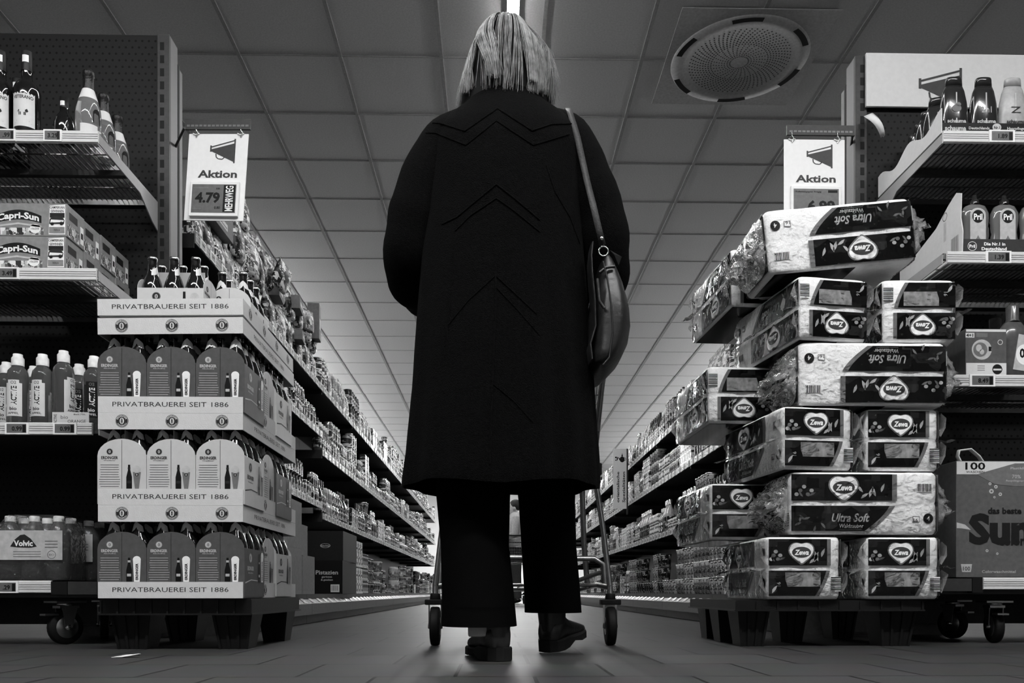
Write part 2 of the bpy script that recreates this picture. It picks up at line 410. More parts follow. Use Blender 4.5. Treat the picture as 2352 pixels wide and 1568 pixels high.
def wire_shelf(unit, x0, x1, yf, yb, z, side, wires=True):
    """one shelf; z = its top; yf = front; side = which end shows its bracket"""
    s = MB()
    if wires:
        s.box(M_metal, x0, x1, yf, yf + .012, z - .02, z); s.box(M_metal, x0, x1, yb - .012, yb, z - .02, z)
        s.box(M_dmetal, x0, x1, (yf + yb) / 2 - .012, (yf + yb) / 2 + .012, z - .025, z - .006)
        x = x0
        while x < x1: s.box(M_metal, x, x + .003, yf, yb, z - .004, z); x += .019
        for yy in (yf + .12, yb - .12): s.box(M_metal, x0, x1, yy, yy + .004, z - .008, z - .004)
    else: s.box(M_dmetal, x0, x1, yf, yb, z - .03, z)
    o = s.build('shelf', unit)
    bracket(o, x1 if side > 0 else x0, yf, yb, z, sign=side)
    return o
def caster(unit, x, y, rot, r=.058):
    m = MB(); m.M = Matrix.Translation((x, y, 0)) @ Matrix.Rotation(rot, 4, 'Z')
    prof = [(.02, -.014), (r - .004, -.014), (r, -.008), (r, .008), (r - .004, .014), (.02, .014)]
    mm = MB(); mm.M = m.M @ Matrix.Translation((0, 0, r)) @ Matrix.Rotation(pi / 2, 4, 'X')
    mm.lathe(M_black_pl, prof, 28); w_ = mm.build('caster_wheel', unit)
    mm = MB(); mm.M = m.M @ Matrix.Translation((0, 0, r)) @ Matrix.Rotation(pi / 2, 4, 'X')
    mm.lathe(M_metal, [(0, -.016), (r * .62, -.016), (r * .66, -.012), (r * .66, .012), (r * .62, .016), (0, .016)], 24)
    mm.lathe(M_chrome, [(0, -.026), (.009, -.026), (.009, .026), (0, .026)], 10); mm.build('hub', w_)
    for s_ in (-1, 1):
        pts = [(-.012, r), (.012, r), (.03, .125), (-.022, .125)]
        a = [(p, s_ * .020, q) for p, q in pts]; b = [(p, s_ * .0235, q) for p, q in pts]
        m.add(a + b, [(0, 1, 2, 3), (7, 6, 5, 4)] + [(i, (i + 1) % 4, (i + 1) % 4 + 4, i + 4) for i in range(4)], M_metal)
    m.box(M_metal, -.03, .035, -.024, .024, .122, .130); m.lathe(M_chrome, [(0, .13), (.026, .13), (.026, .14), (0, .14)], 16)
    m.box(M_metal, -.05, .05, -.042, .042, .14, .146)
    m.box(M_metal, -.075, -.03, -.018, .018, .098, .104)
    m.build('caster_fork', unit)

def endcap(side):
    L = side < 0
    if L: xe, xo = -1.245, -2.25; xs = -1.275
    else: xe, xo = 1.405, 2.45; xs = 1.475
    yb = 3.2; H = 2.31 if L else 2.265; s = 1 if L else -1
    u = thing('shelving_unit', 'dark end shelving with perforated back, bottles and drinks on four shelves, at the left' if L else
              'end shelving with white top board, shampoo and washing products on its shelves, at the right', 'shelving', ((xe + xo) / 2, 3.2, 0))
    u.location = (0, 0, 0); off = Vector((0, 0, 0))
    a, b = sorted((xe, xo))
    MB().box(M_perf, a + .03, b - .03, yb, yb + .02, .2, H).build('perforated_panel', u)
    for xx, s2 in ((xe, s), (xo, -s)):
        m = MB(); x0, x1 = sorted((xx, xx - s2 * .045))
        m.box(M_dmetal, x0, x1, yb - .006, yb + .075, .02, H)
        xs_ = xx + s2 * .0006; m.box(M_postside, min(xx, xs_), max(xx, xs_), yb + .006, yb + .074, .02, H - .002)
        q = .25
        while q < H - .05:
            cx = (x0 + x1) / 2 - s2 * .005
            m.box(M_black_pl, cx - .008, cx + .008, yb - .0068, yb - .006, q, q + .03); q += .05
        m.build('upright_post', u, bevel=.002)
    m = MB(); m.box(M_black_pl, xe - .02, xe + .001 * s if s > 0 else xe + .02, yb + .078, yb + .095, .02, H - .06) if L else m.box(M_black_pl, xe, xe + .02, yb + .078, yb + .095, .02, H - .06)
    m.box(M_postside, min(xe, xe - s * .05), max(xe, xe - s * .05), yb + .096, yb + .125, .02, H - .07)
    m.build('rear_post', u)
    MB().box(M_dmetal, a + .02, b - .02, yb + .095, yb + .11, .05, H - .08).build('rear_panel', u)
    return u
uL = endcap(-1); uR = endcap(1)
YF = 2.72
# left unit shelves: tops from the price rails of the photograph
XSL = at(226, 300, YF).x
LZ = [at(100, 299, YF).z, at(100, 615, YF).z, at(100, 970, YF).z, at(100, 1333, YF).z]
rails_L = [(-2.2, XSL, LZ[0]), (-2.2, at(222, 0, YF).x, LZ[1]), (-2.2, at(212, 0, YF).x, LZ[2]), (-2.2, at(118, 0, YF).x, LZ[3])]
tags_L = [((18, '.99'), (124, '3.29')), ((20, '3.49'),), ((42, '0.99'), (152, '0.99')), ((18, '.29'),)]
for i, (x0, x1, z) in enumerate(rails_L):
    xe = XSL if i < 3 else at(222, 0, YF).x
    sh = wire_shelf(uL, x0, xe - .004, YF + .008, 3.198, z - .004, 1, wires=i < 2)
    sh_loc = MB(); o = price_rail(sh, (x0, x1)); o.location = (0, YF, z)
    for px, pr in tags_L[i]:
        p = at(px, 0, YF); price_tag(sh, p.x, YF - .004, z - .021, pr, w=.075 if i else .058, h=.038)
m = MB(); m.box(M_dmetal, -2.2, at(222, 0, YF).x, YF + .03, 3.2, LZ[3] - .055, LZ[3] - .035); m.box(M_black_pl, at(118, 0, YF).x, at(155, 0, YF).x, YF - .002, YF + .03, LZ[3] - .045, LZ[3] - .003)
m.box(M_dmetal, at(155, 0, YF).x + .001, at(222, 0, YF).x, YF, YF + .03, LZ[3] - .045, LZ[3] - .003); m.build('base_frame', uL)
pc = at(150, 1400, YF + .1); caster(uL, pc.x, YF + .1, radians(55)); caster(uL, -2.1, YF + .1, .3); caster(uL, pc.x, 3.1, 2); caster(uL, -2.1, 3.1, 1)

XSR = at(2166, 300, YF).x
RZ = [at(2200, 300, YF).z, at(2200, 577, YF).z, at(2200, 860, YF).z, at(2200, 1326, YF).z]
rails_R = [(XSR, 2.42, RZ[0]), (at(2175, 0, YF).x, 2.42, RZ[1]), (at(2180, 0, YF).x, 2.42, RZ[2]), (at(2258, 0, YF).x, 2.42, RZ[3])]
tags_R = [((2298, '1.89'),), ((2290, '1.39'),), ((2253, '8.49'),), ()]
for i, (x0, x1, z) in enumerate(rails_R):
    sh = wire_shelf(uR, XSR + .004, x1, YF + .008, 3.198, z - .004, -1, wires=i < 3)
    o = price_rail(sh, (x0, x1)); o.location = (0, YF, z)
    for px, pr in tags_R[i]:
        p = at(px, 0, YF); price_tag(sh, p.x, YF - .004, z - .021, pr, w=.085, h=.04)
m = MB(); m.box(M_dmetal, XSR, 2.42, YF + .03, 3.2, RZ[3] - .055, RZ[3] - .035); m.box(M_black_pl, at(2233, 0, YF).x, at(2256, 0, YF).x, YF - .002, YF + .03, RZ[3] - .05, RZ[3] - .0)
m.box(M_dmetal, XSR, at(2232, 0, YF).x, YF, YF + .03, RZ[3] - .045, RZ[3] - .003); m.build('base_frame', uR)
pc = at(2283, 1400, YF + .12); caster(uR, pc.x, YF + .12, radians(80)); caster(uR, 2.3, YF + .12, .3); caster(uR, pc.x, 3.1, 2); caster(uR, 2.3, 3.1, 1)
# right unit: white head board with megaphone sign
def megaphone(m, mt, f, cx, cy, s):
    """outline megaphone: bell at the right, mouthpiece at the left, grip below"""
    P = lambda pts: m.pg(mt, f, [(cx + a * s, cy + b * s * .78) for a, b in pts])
    P([(-.50, .10), (-.44, .10), (-.44, .40), (-.50, .40)])
    P([(.44, -.45), (.50, -.45), (.50, .72), (.44, .72)])
    P([(-.44, .30), (.44, .60), (.44, .66), (-.44, .36)])
    P([(-.44, .22), (.44, .50), (.44, -.38), (-.44, .12)])
    path = [(-.26, .0), (-.24, -.16), (-.16, -.24), (0, -.26), (.06, -.2), (.08, -.14)]
    for p, q in zip(path, path[1:]):
        d = Vector((q[0] - p[0], q[1] - p[1])); n = Vector((-d.y, d.x)).normalized() * .022
        P([(p[0] + n.x, p[1] + n.y), (q[0] + n.x, q[1] + n.y), (q[0] - n.x, q[1] - n.y), (p[0] - n.x, p[1] - n.y)])
zt, zb = at(2000, 124, 3.185).z, at(2000, 246, 3.185).z; xl = at(1988, 200, 3.185).x
m = MB(); m.box(M_card, xl, 2.41, 3.178, 3.188, zb, zt); m.build('head_board', uR)
m = MB(); p = at(2160, 200, 3.177); megaphone(m, M_dmetal, fr_front(3.177, p.x, p.z), 0, -.02, .17); m.build('megaphone_print', uR)
# curled strip of paper hanging from the board
m = MB(); rings = []
for k in range(9):
    q = k / 8; a = at(1988 + 28 * q ** 1.6 + 0, 262 + 62 * q, 3.15); b = at(2008 + 14 * q, 254 + 70 * q, 3.15)
    rings.append([(a.x, 3.165 - .05 * sin(q * 2.2), a.z), ((a.x + b.x) / 2 + .004, 3.160 - .062 * sin(q * 2.2), (a.z + b.z) / 2), (b.x, 3.165 - .05 * sin(q * 2.2), b.z)])
m.loft(M_card, rings, closed=False); m.build('curled_paper', uR, solid=.0008)
# ================================================================== hanging offer signs
def offer_sign(name, label, x, y, z, tilt, yaw, price, head, wide_word, rail_x):
    t = thing(name, label, 'sign', (x, y, z), yaw)
    W, H = .235, .325
    m = MB(); m.box(M_white, -W / 2, W / 2, -.002, .002, -H, 0); m.build('sign_board', t, bevel=.001)
    f = fr_front(-.0026, 0, 0); m = MB(); megaphone(m, M_dmetal, f, .02, -.075, .10)
    m.text(M_dmetal, f, 'Aktion', 0.005, -.150, .027, w=.155, bold=.045); m.build('sign_print', t)
    m = MB(); m.box(M_white, -W * .40, W * .42, -.014, -.0025, -H + .012, -H + .142); m.build('price_display', t, bevel=.002)
    fr = fr_front(-.0146, 0, -H + .077); m = MB(); m.rect(M_lcd, fr, -W * .36, W * .38, -.053, .053)
    fr = fr_front(-.0150, 0, -H + .077)
    if wide_word:
        m.text(M_black, fr, price, -.022, .004, .036, w=.098, bold=.06); m.text(M_black, fr, '0.80', .018, -.034, .0095, bold=.04)
        m.rect(M_black, fr, .040, .086, -.05, .05); m.text(M_white, fr_front(-.0154, 0, -H + .077), wide_word, .063, 0, .03, w=.094, rot=pi / 2, bold=.03)
        m.rect(M_ink, fr, -.08, -.02, .038, .042); m.rect(M_ink, fr, -.08, -.045, -.04, -.036); m.text(M_black, fr, '8.80', .018, .037, .006, bold=.04)
    else:
        m.text(M_black, fr, price, .022, -.012, .038, w=.105, bold=.06); m.text(M_black, fr, 'Toilettenpapier 4-lagig', -.028, .042, .006, w=.10, bold=.03)
        m.rect(M_black, fr, .048, .084, .038, .048); m.rect(M_ink, fr, -.082, -.05, .028, .031)
    m.build('display_print', t)
    for s in (-1, 1):
        m = MB(); m.tube(M_chrome, [(s * .088, -.004, -.014), (s * .088 + .008, -.006, 0), (s * .088, -.006, .012), (s * .088, -.006, .03)], .0022, 6)
        m.tube(M_white, [(s * .088 - .013, -.004, 0), (s * .088, -.006, -.006), (s * .088 + .013, -.004, 0)], .0022, 6); m.build('sign_clip', t)
    m = MB(); m.box(M_dmetal, rail_x[0], rail_x[1], -.008, .0, .014, .052)
    q = rail_x[0] + .01
    while q < rail_x[1] - .014: m.box(M_lcd, q, q + .012, -.0086, -.008, .024, .031); q += .0165
    m.build('hanging_rail', t)
    return t
p = at(503, 308, 3.13); tL = offer_sign('price_sign', 'white hanging offer sign with megaphone and price 4.79 left of the aisle', p.x, 3.13, p.z, 0, 0, '4.79', 1, 'MEHRWEG', (-.135, .125))
tL.rotation_euler = (0, radians(3.8), radians(-8))
def arm(t, wa, wb):
    M_ = Matrix.Translation(t.location) @ t.rotation_euler.to_matrix().to_4x4(); I = M_.inverted(); m = MB(); m.tube(M_dmetal, [I @ Vector(wa), I @ Vector(wb)], .005, 8); m.build('support_arm', t)
p = at(1870, 321, 3.15); tR = offer_sign('price_sign', 'white hanging offer sign with megaphone and price 6.99 above the toilet paper', p.x, 3.15, p.z, 0, 0, '6.99', 1, None, (-.108, .155))

arm(tL, (tL.location.x - .13, 3.135, tL.location.z + .025), (-1.247, 3.26, tL.location.z + .02)); arm(tR, (tR.location.x + .15, 3.15, tR.location.z + .03), (1.408, 3.24, tR.location.z + .03))
# sign lying across the aisle, read from the bottom up
p0 = at(1424, 1030, 8.6); p1 = at(1424, 1168, 8.6)
t = thing('aisle_sign', 'tall white sign sticking out of the right shelves reading orientalische Spezialitäten', 'sign', (p0.x, 8.6, p1.z))
Hs = p0.z - p1.z; Ws = .145
m = MB(); m.box(M_white, -Ws / 2, Ws / 2, -.002, .002, 0, Hs); m.build('sign_board', t)
m = MB(); f = fr_front(-.003)
m.text(M_black, f, 'orientalische', -.022, Hs * .36, .028, w=.32, rot=pi / 2, bold=.03); m.text(M_black, f, 'Spezialitäten', .038, Hs * .36, .028, w=.32, rot=pi / 2, bold=.03)
m.disc(M_black, f, .022, Hs * .82, .026, .03); m.pg(M_black, f, [(.012, Hs * .87), (.032, Hs * .87), (.026, Hs * .9), (.022, Hs * .93), (.018, Hs * .9)])
m.ringp(M_black, f, .046, Hs * .825, .012, .017, 14); m.pg(M_black, f, [(.0, Hs * .83), (-.016, Hs * .86), (-.02, Hs * .85), (-.002, Hs * .8)])
m.rect(M_black, f, -.052, -.036, Hs * .80, Hs * .815); m.rect(M_black, f, -.052, -.036, Hs * .84, Hs * .865); m.pg(M_black, f, [(-.034, Hs * .79), (-.022, Hs * .82), (-.022, Hs * .85), (-.034, Hs * .87)]); m.build('sign_print', t)
m = MB(); m.box(M_dmetal, Ws / 2 - .004, Ws / 2 + .012, -.004, .004, -.06, Hs); m.build('holder', t)

# ================================================================== stack of beer
SX0 = at(225, 1250, 2.5).x; SX1 = at(558, 1250, 2.5).x; SW = SX1 - SX0; SD = .655; SY = 2.5; SCX = (SX0 + SX1) / 2
M_tray = mat('tray_card', .56, .75, noise_amt=.03, bump=.2, bscale=260); M_blue = mat('dark_carton_print', .075, .5, noise_amt=.1); M_pale = mat('pale_carton_print', .50, .5, noise_amt=.03)
M_ink2 = mat('tray_lettering', .02, .6); M_silver = mat('silver_ink', .45, .4)
def emblem(m, f, cx, cy, r, dark=None, light=None, txt=True):
    dark = dark or M_ink2; light = light or M_tray
    m.disc(dark, f(0), cx, cy, r, seg=28); m.ringp(light, f(1), cx, cy, r * .90, r * .94)
    m.disc(light, f(1), cx, cy, r * .34, r * .50, 16); m.disc(dark, f(2), cx, cy, r * .14, r * .42, 10)
    for q in (-.25, 0, .25): m.rect(light, f(3), cx - r * .1, cx + r * .1, cy + q * r - r * .02, cy + q * r + r * .02)
    if txt:
        m.arctext(light, f(1), 'ERDINGER', cx, cy, r * .62, r * .24, pi / 2, 2.5, bold=.04)
        m.arctext(light, f(1), 'WEISSBRÄU', cx, cy, r * .82, r * .18, -pi / 2, 2.2, inside=True, bold=.03)
def layered(base, axis, sgn, x0, z0):
    if axis == 'front': return lambda k: (lambda a, b: (x0 + a, base - .0004 * (k + 1), z0 + b))
    return lambda k: (lambda a, b: (base + .0004 * (k + 1), x0 + a, z0 + b))
def make_tray(text_front, closed_top):
    """open card tray (goods stand in it) or the cap laid over the bottles"""
    t = thing('cardboard_tray', '', 'cardboard tray')
    m = MB(); w, d, h = SW, SD, .049; th = .003
    m.box(M_tray, -w / 2, w / 2, 0, th, 0, h); m.box(M_tray, -w / 2, w / 2, d - th, d, 0, h)
    m.box(M_tray, -w / 2, -w / 2 + th, th, d - th, 0, h); m.box(M_tray, w / 2 - th, w / 2, th, d - th, 0, h)
    z = h - th if closed_top else 0
    m.box(M_tray, -w / 2 + th, w / 2 - th, th, d - th, z, z + th)
    m.build('tray_body', t)
    lf = layered(0, 'front', 1, 0, 0); ls = layered(w / 2, 'side', 1, 0, 0); m = MB()
    if text_front:
        m.text(M_ink2, lf(0), 'PRIVATBRAUEREI SEIT 1886', .0, .026, .0145, w=.345, bold=-.002)
        for k in range(4): emblem(m, lambda q: ls(q), SD * (.12 + k * .25), .026, .0175)
    else:
        for q in (-.335, .01, .355): emblem(m, lambda k: lf(k), q * SW, .025, .0195)
        m.text(M_ink2, ls(0), 'PRIVATBRAUEREI SEIT 1886', SD * .47, .026, .0145, w=.38, bold=-.002)
    m.build('lettering', t)
    return t
# beer bottle, 0.5 l
def beer_bottle():
    t = thing('beer_bottle', '', 'bottle'); m = MB()
    prof = [(0, 0), (.031, 0), (.0335, .004), (.034, .01), (.034, .145), (.032, .162), (.026, .182), (.018, .200), (.0145, .215), (.0132, .245), (.0145, .247), (.0145, .252)]
    m.lathe(M_bglass, prof, 20); m.build('glass_bottle', t)
    m = MB(); m.lathe(M_chrome, [(.0155, .250), (.0158, .252), (.0140, .2575), (.0, .259)], 22); m.build('crown_cap', t)
    m = MB(); f = fr_cyl(.0343)
    m.rect(M_lab, f, -.04, .04, .035, .115, 10); emblem(m, lambda k: fr_cyl(.0345 + .0002 * k), 0, .085, .018, M_ink2, M_lab, False)
    m.build('paper_label', t); m = MB()
    def neck(a, b):
        zz = .168 + b; r = .0338 - (zz - .155) * .42; r = max(r, .0145) + .0008
        return (r * sin(a / .022), -r * cos(a / .022), zz)
    for k in range(10):
        a0 = -.028 + .0056 * k; m.add([neck(a0, .03 - abs(a0) * .8), neck(a0 + .0056, .03 - abs(a0 + .0056) * .8), neck(a0 + .0056, .058 - abs(a0 + .0056) * .5), neck(a0, .058 - abs(a0) * .5)], [(0, 1, 2, 3)], M_lab, True)
    m.build('neck_label', t)
    return t
BEER = Proto(beer_bottle())
PW, PD = .1465, .215
def pack_carton(dark):
    ground = M_blue if dark else M_pale; ink = M_silver if dark else M_ink2
    t = thing('bottle_carrier', '', 'bottle carton'); m = MB(); w, d = PW - .0015, PD - .002; th = .0012
    def arch(y0, y1):
        pts = [(-w / 2, 0), (w / 2, 0), (w / 2, .144)]
        for k in range(1, 12):
            a = pi * k / 12; pts.append((w / 2 * cos(a), .144 + .052 * sin(a)))
        pts.append((-w / 2, .144)); n = len(pts)
        v = [(x, y0, z) for x, z in pts] + [(x, y1, z) for x, z in pts]
        m.add(v, [tuple(range(n)), tuple(reversed(range(n, 2 * n)))] + [(i, i + n, (i + 1) % n + n, (i + 1) % n) for i in range(n)], ground)
    arch(0, th); arch(d - th, d)
    m.box(ground, -w / 2, -w / 2 + th, th, d - th, 0, .148); m.box(ground, w / 2 - th, w / 2, th, d - th, 0, .148)
    m.box(M_cardb, -w / 2 + th, w / 2 - th, th, d - th, 0, .002)
    m.build('carton_body', t)
    m = MB(); m.box(ground, -.0008, .0008, .02, d - .02, .003, .225); m.build('carrying_grip', t)
    m = MB()
    for face in ('front', 'side', 'side_left', 'back'):
        if face == 'front': L = layered(0, 'front', 1, 0, 0); 
        elif face == 'back': L = lambda k: (lambda a, b, k=k: (-a, d + .0004 * (k + 1), b))
        elif face == 'side': L = layered(w / 2, 'side', 1, d / 2, 0)
        else: L = lambda k: (lambda a, b, k=k: (-w / 2 - .0004 * (k + 1), d / 2 - a, b))
        if face in ('front', 'back'):
            m.rect(M_black, L(0), -.0006, .0006, .03, .192)
            emblem(m, L, -.036, .157, .0095, ink if not dark else M_silver, ground, False)
            m.text(ink, L(0), 'ERDINGER', -.036, .139, .0085, w=.050, bold=.05); m.text(ink, L(0), 'Alkoholfrei' if dark else 'Weißbier', -.036, .1305, .0035, w=.036)
            rr = random.Random(4)
            for k in range(13):
                hw = .026 + rr.random() * .006; m.rect(ink, L(0), -.036 - hw, -.036 + hw, .1165 - k * .0072, .1178 - k * .0072)
            bx, gx = .022, .045
        else:
            emblem(m, L, -.045, .120, .014, ink, ground, False)
            m.text(ink, L(0), 'ERDINGER', -.045, .088, .012, w=.066, bold=.05); m.text(ink, L(0), 'Alkoholfrei' if dark else 'Weißbier', -.045, .074, .005, w=.05)
            m.pg(M_pale if dark else M_ink2, L(0), [(-.1, .045), (-.04, .054), (.03, .052), (.03, .049), (-.04, .051), (-.1, .041)])
            bx, gx = .045, .078
        k_ = 1 if face in ('front', 'back') else 1.25
        f = L(1); bt = [(-.0085, 0), (.0085, 0), (.0085, .035), (.0035, .056), (.0032, .072), (-.0032, .072), (-.0035, .056), (-.0085, .035)]
        m.pg(M_black, f, [(bx + a * k_, .046 + b * k_) for a, b in bt]); m.rect(ink, L(2), bx - .006 * k_, bx + .006 * k_, .062, .070); m.rect(ink, L(2), bx - .004, bx + .004, .104, .110)
        gl = [(-.0085, 0), (.0085, 0), (.0115, .062), (-.0115, .062)] if dark else [(-.006, 0), (.006, 0), (.012, .05), (-.012, .05)]
        m.pg(M_white if dark else M_ink, f, [(gx + a * k_, .046 + b * k_) for a, b in gl])
        m.disc(M_white if dark else M_silver, L(2), gx, .046 + (.066 if dark else .058) * k_, .012 * k_, .011 * k_, 16)
        if dark: m.text(M_black, L(2), 'ERDINGER', gx, .046 + .03 * k_, .0075 * k_, w=.05 * k_, rot=pi / 2, bold=.05)
        else: emblem(m, lambda q: L(q + 2), gx, .046 + .042 * k_, .006 * k_, M_ink2, M_pale, False)
    m.build('carton_print', t)
    return t
PK = {True: Proto(pack_carton(True)), False: Proto(pack_carton(False))}
TR = {True: Proto(make_tray(True, False)), False: Proto(make_tray(False, True))}
A_z = [.1575, at(300, 1160, 2.5).z + .0005, at(300, 948, 2.5).z + .0005, at(300, 731, 2.5).z]
lay = ['lowest', 'second from the bottom', 'third from the bottom', 'top']
def pack_at(x, y, z, rz, dark, label, bottles, group, fl):
    """x, y = middle of the front edge of the carton as turned"""
    PK[dark].put((x, y, z), rz, label, group)
    R = Matrix.Rotation(rz, 3, 'Z')
    for j in range(3):
        for i in (-1, 1):
            if bottles == 'all':
                q = R @ Vector((i * .036, .037 + j * .0705, 0))
                BEER.put((x + q.x, y + q.y, z + .0022), rz + random.uniform(-.25, .25), 'brown beer bottle standing in its carton in the %s layer of the beer stack' % fl, 'beer bottles in the %s layer' % fl)
for l in range(3):
    z = A_z[l]; TR[True].put((SCX, SY, z), 0, 'pale cardboard tray with %s, %s tray of the beer stack' % ('brewery lettering', lay[l]))
    zz = z + .0035; fl = ['bottom', 'middle', 'third'][l]; dk = l != 1
    for k in range(3):
        pos = ['left', 'middle', 'right'][k]
        pack_at(SCX + (k - 1) * PW, SY + .004, zz, 0, dk, '%s beer carton at the front %s of the %s layer of the stack' % ('dark' if dk else 'pale', pos, fl), 'all', None, fl)
    # second row: a carton turned with its end to the aisle
    pack_at(SCX + SW / 2 - .004, SY + .004 + PD + PW / 2, zz, pi / 2, False, 'pale beer carton with its arched end to the aisle, %s layer' % fl, 'all', None, fl)
    d3 = [False, True, False][l]
    for k in (0, 1, 2):
        pack_at(SCX + (k - 1) * PW, SY + .006 + PD + PW, zz, 0, d3, '%s beer carton at the rear %s of the %s layer' % ('dark' if d3 else 'pale', ['left', 'middle', 'right'][k], fl), 'all' if k == 2 else [], None, fl)
    zc = A_z[l + 1] - .0495
    cz = TR[False].put((SCX, SY, zc), 0, 'pale upturned cardboard tray with round emblems, beneath the %s tray' % lay[l + 1])
# top tray, slightly tipped, holding two cartons
tt = TR[True].put((SCX, SY, A_z[3] + .006), 0, 'pale cardboard tray holding the two open cartons on top of the beer stack')
tt.rotation_euler = (0, radians(-1.0), radians(.8)); tt.location.z += .005
cz.rotation_euler = (0, radians(-1.0), radians(.5)); cz.location.z += .004
zt_ = A_z[3] + .0195
pA = at(386, 680, 2.70)
pack_at(pA.x + PD / 2 + .004, 2.705 + PW / 2, zt_, pi / 2, False, 'pale beer carton lying crosswise, left of the two on the top tray', 'all', None, 'topmost')
pB = at(527, 680, 2.83)
pack_at(pB.x, 2.83, zt_, 0, False, 'pale beer carton at the right rear of the top tray', 'all', None, 'topmost')

# pallets
M_pallet = mat('black_plastic_pallet', .008, .45, bump=.1)
def pallet(label, loc, w, d, h, feet, deck=.045, rz=0):
    t = thing('plastic_pallet', label, 'pallet', loc, rz)
    m = MB(); m.box(M_pallet, -w / 2, w / 2, 0, d, h - .012, h)
    m.box(M_pallet, -w / 2, w / 2, 0, .006, h - deck, h - .012); m.box(M_pallet, -w / 2, w / 2, d - .006, d, h - deck, h - .012)
    m.box(M_pallet, -w / 2, -w / 2 + .006, .006, d - .006, h - deck, h - .012); m.box(M_pallet, w / 2 - .006, w / 2, .006, d - .006, h - deck, h - .012)
    n = 9
    for k in range(n + 1):
        x = -w / 2 + w * k / n; m.box(M_pallet, x - .003, x + .003, -.004, 0, h - deck, h - .004)
    m.box(M_pallet, -w / 2 - .006, w / 2 + .006, -.007, d + .006, h - deck - .005, h - deck)
    m.build('pallet_deck', t)
    for fx, fy, fw in feet:
        m = MB(); hb = h - deck - .005
        def ringz(z, k):
            a = fw / 2 * k; b = .06 * k; return [(fx - a, fy - b, z), (fx + a, fy - b, z), (fx + a, fy + b, z), (fx - a, fy + b, z)]
        m.loft(M_pallet, [ringz(0, .72), ringz(hb, 1)], smooth=False, cap0=True, cap1=True)
        for q in (-.5, -.17, .17, .5):
            m.add([(fx + q * fw * .68 - .004, fy - .06 * .72 - .005, 0), (fx + q * fw * .68 + .004, fy - .06 * .72 - .005, 0), (fx + q * fw * .95 + .004, fy - .066, hb), (fx + q * fw * .95 - .004, fy - .066, hb)], [(0, 1, 2, 3)], M_pallet)
        m.build('pallet_foot', t)
    return t
pallet('black plastic pallet under the stack of beer cartons', (SCX + .005, 2.53, 0), SW + .02, .62, .156, [(-.15, .09, .12), (.16, .09, .12), (-.15, .5, .12), (.175, .5, .10)])
# scrap of paper on the floor, left
p = at(290, 1499, 2.25); m = MB()
m.add([(-.035, -.012, .001), (-.005, -.018, .002), (.04, -.004, .010), (.03, .012, .004), (-.012, .015, .001), (0, 0, .007)], [(0, 1, 5), (1, 2, 5), (2, 3, 5), (3, 4, 5), (4, 0, 5)], M_card)
o = m.build('paper_scrap', solid=.0006); o.location = (p.x, 2.25, 0); tag(o, 'small crumpled scrap of paper on the floor in front of the beer stack', 'litter')

# ================================================================== goods on the left end shelves
M_clear = mat('clear_bottle', .75, .06, trans=.85, noise_amt=0, ior=1.3); M_water = mat('water_bottle', .35, .1, trans=.85, noise_amt=0, ior=1.25, bump=.1, bscale=40)
M_foil = mat('dark_neck_foil', .03, .25, .6, bump=.6, bscale=160)
def brandy():
    t = thing('brandy_bottle', '', 'bottle'); m = MB()
    m.lathe(M_bglass, [(0, 0), (.038, 0), (.041, .006), (.041, .135), (.043, .165), (.034, .190), (.018, .205), (.0155, .23), (.0165, .255), (.0165, .262)], 24); m.build('glass_bottle', t)
    m = MB(); m.lathe(M_dark, [(.0172, .235), (.0172, .300), (.0160, .303), (0, .303)], 20); m.lathe(M_white, [(.0175, .262), (.0175, .285)], 16, a0=-pi / 2 - .6, a1=-pi / 2 + .6); m.build('screw_cap', t)
    m = MB(); m.rect(M_lab, fr_cyl(.0415), -.037, .037, .035, .150, 12); f = fr_cyl(.0419)
    m.text(M_ink2, f, 'VETERANO', 0, .132, .011, w=.064, bold=.03); m.text(M_ink2, f, 'OSBORNE', 0, .146, .005, w=.03)
    m.rect(M_black, f, -.013, .009, .080, .089); m.pg(M_black, f, [(.008, .084), (.012, .080), (.017, .085), (.013, .093), (.008, .089)])
    for q in (-.0125, -.008, .003, .0065): m.rect(M_black, f, q, q + .0028, .071, .081)
    m.pg(M_black, f, [(-.013, .089), (-.017, .083), (-.0165, .078), (-.015, .083), (-.012, .086)])
    m.rect(M_ink, f, -.02, .02, .052, .054); m.rect(M_ink, f, -.026, .026, .045, .047); m.build('paper_label', t)
    return t
BR = Proto(brandy()); zS = LZ[0] + .001
for (px, Y, lab) in ((2, 2.80, 'brown brandy bottle cut by the left edge of the photo, top shelf'), (62, 2.80, 'brown brandy bottle with pale label, second on the top left shelf'), (40, 2.95, 'brown brandy bottle standing behind the two front ones'), (3, 2.92, 'brown brandy bottle half hidden in the rear row at the left edge')):
    p = at(px, 0, Y); BR.put((p.x, Y, zS), .2, lab)
def small_flask():
    t = thing('liqueur_bottle', 'small dark bottle between the brandy and the sparkling wine', 'bottle'); m = MB()
    m.lathe(M_bglass, [(0, 0), (.03, 0), (.033, .01), (.033, .06), (.026, .085), (.015, .1), (.0135, .125)], 20); m.build('glass_bottle', t)
    m = MB(); m.lathe(M_dark, [(.0145, .115), (.0145, .152), (0, .153)], 16); m.lathe(M_white, [(.015, .12), (.015, .135)], 12, a0=-pi / 2 - .5, a1=-pi / 2 + .5); m.build('screw_cap', t)
    return t
o = small_flask(); p = at(148, 0, 2.8); o.location = (p.x, 2.8, zS)
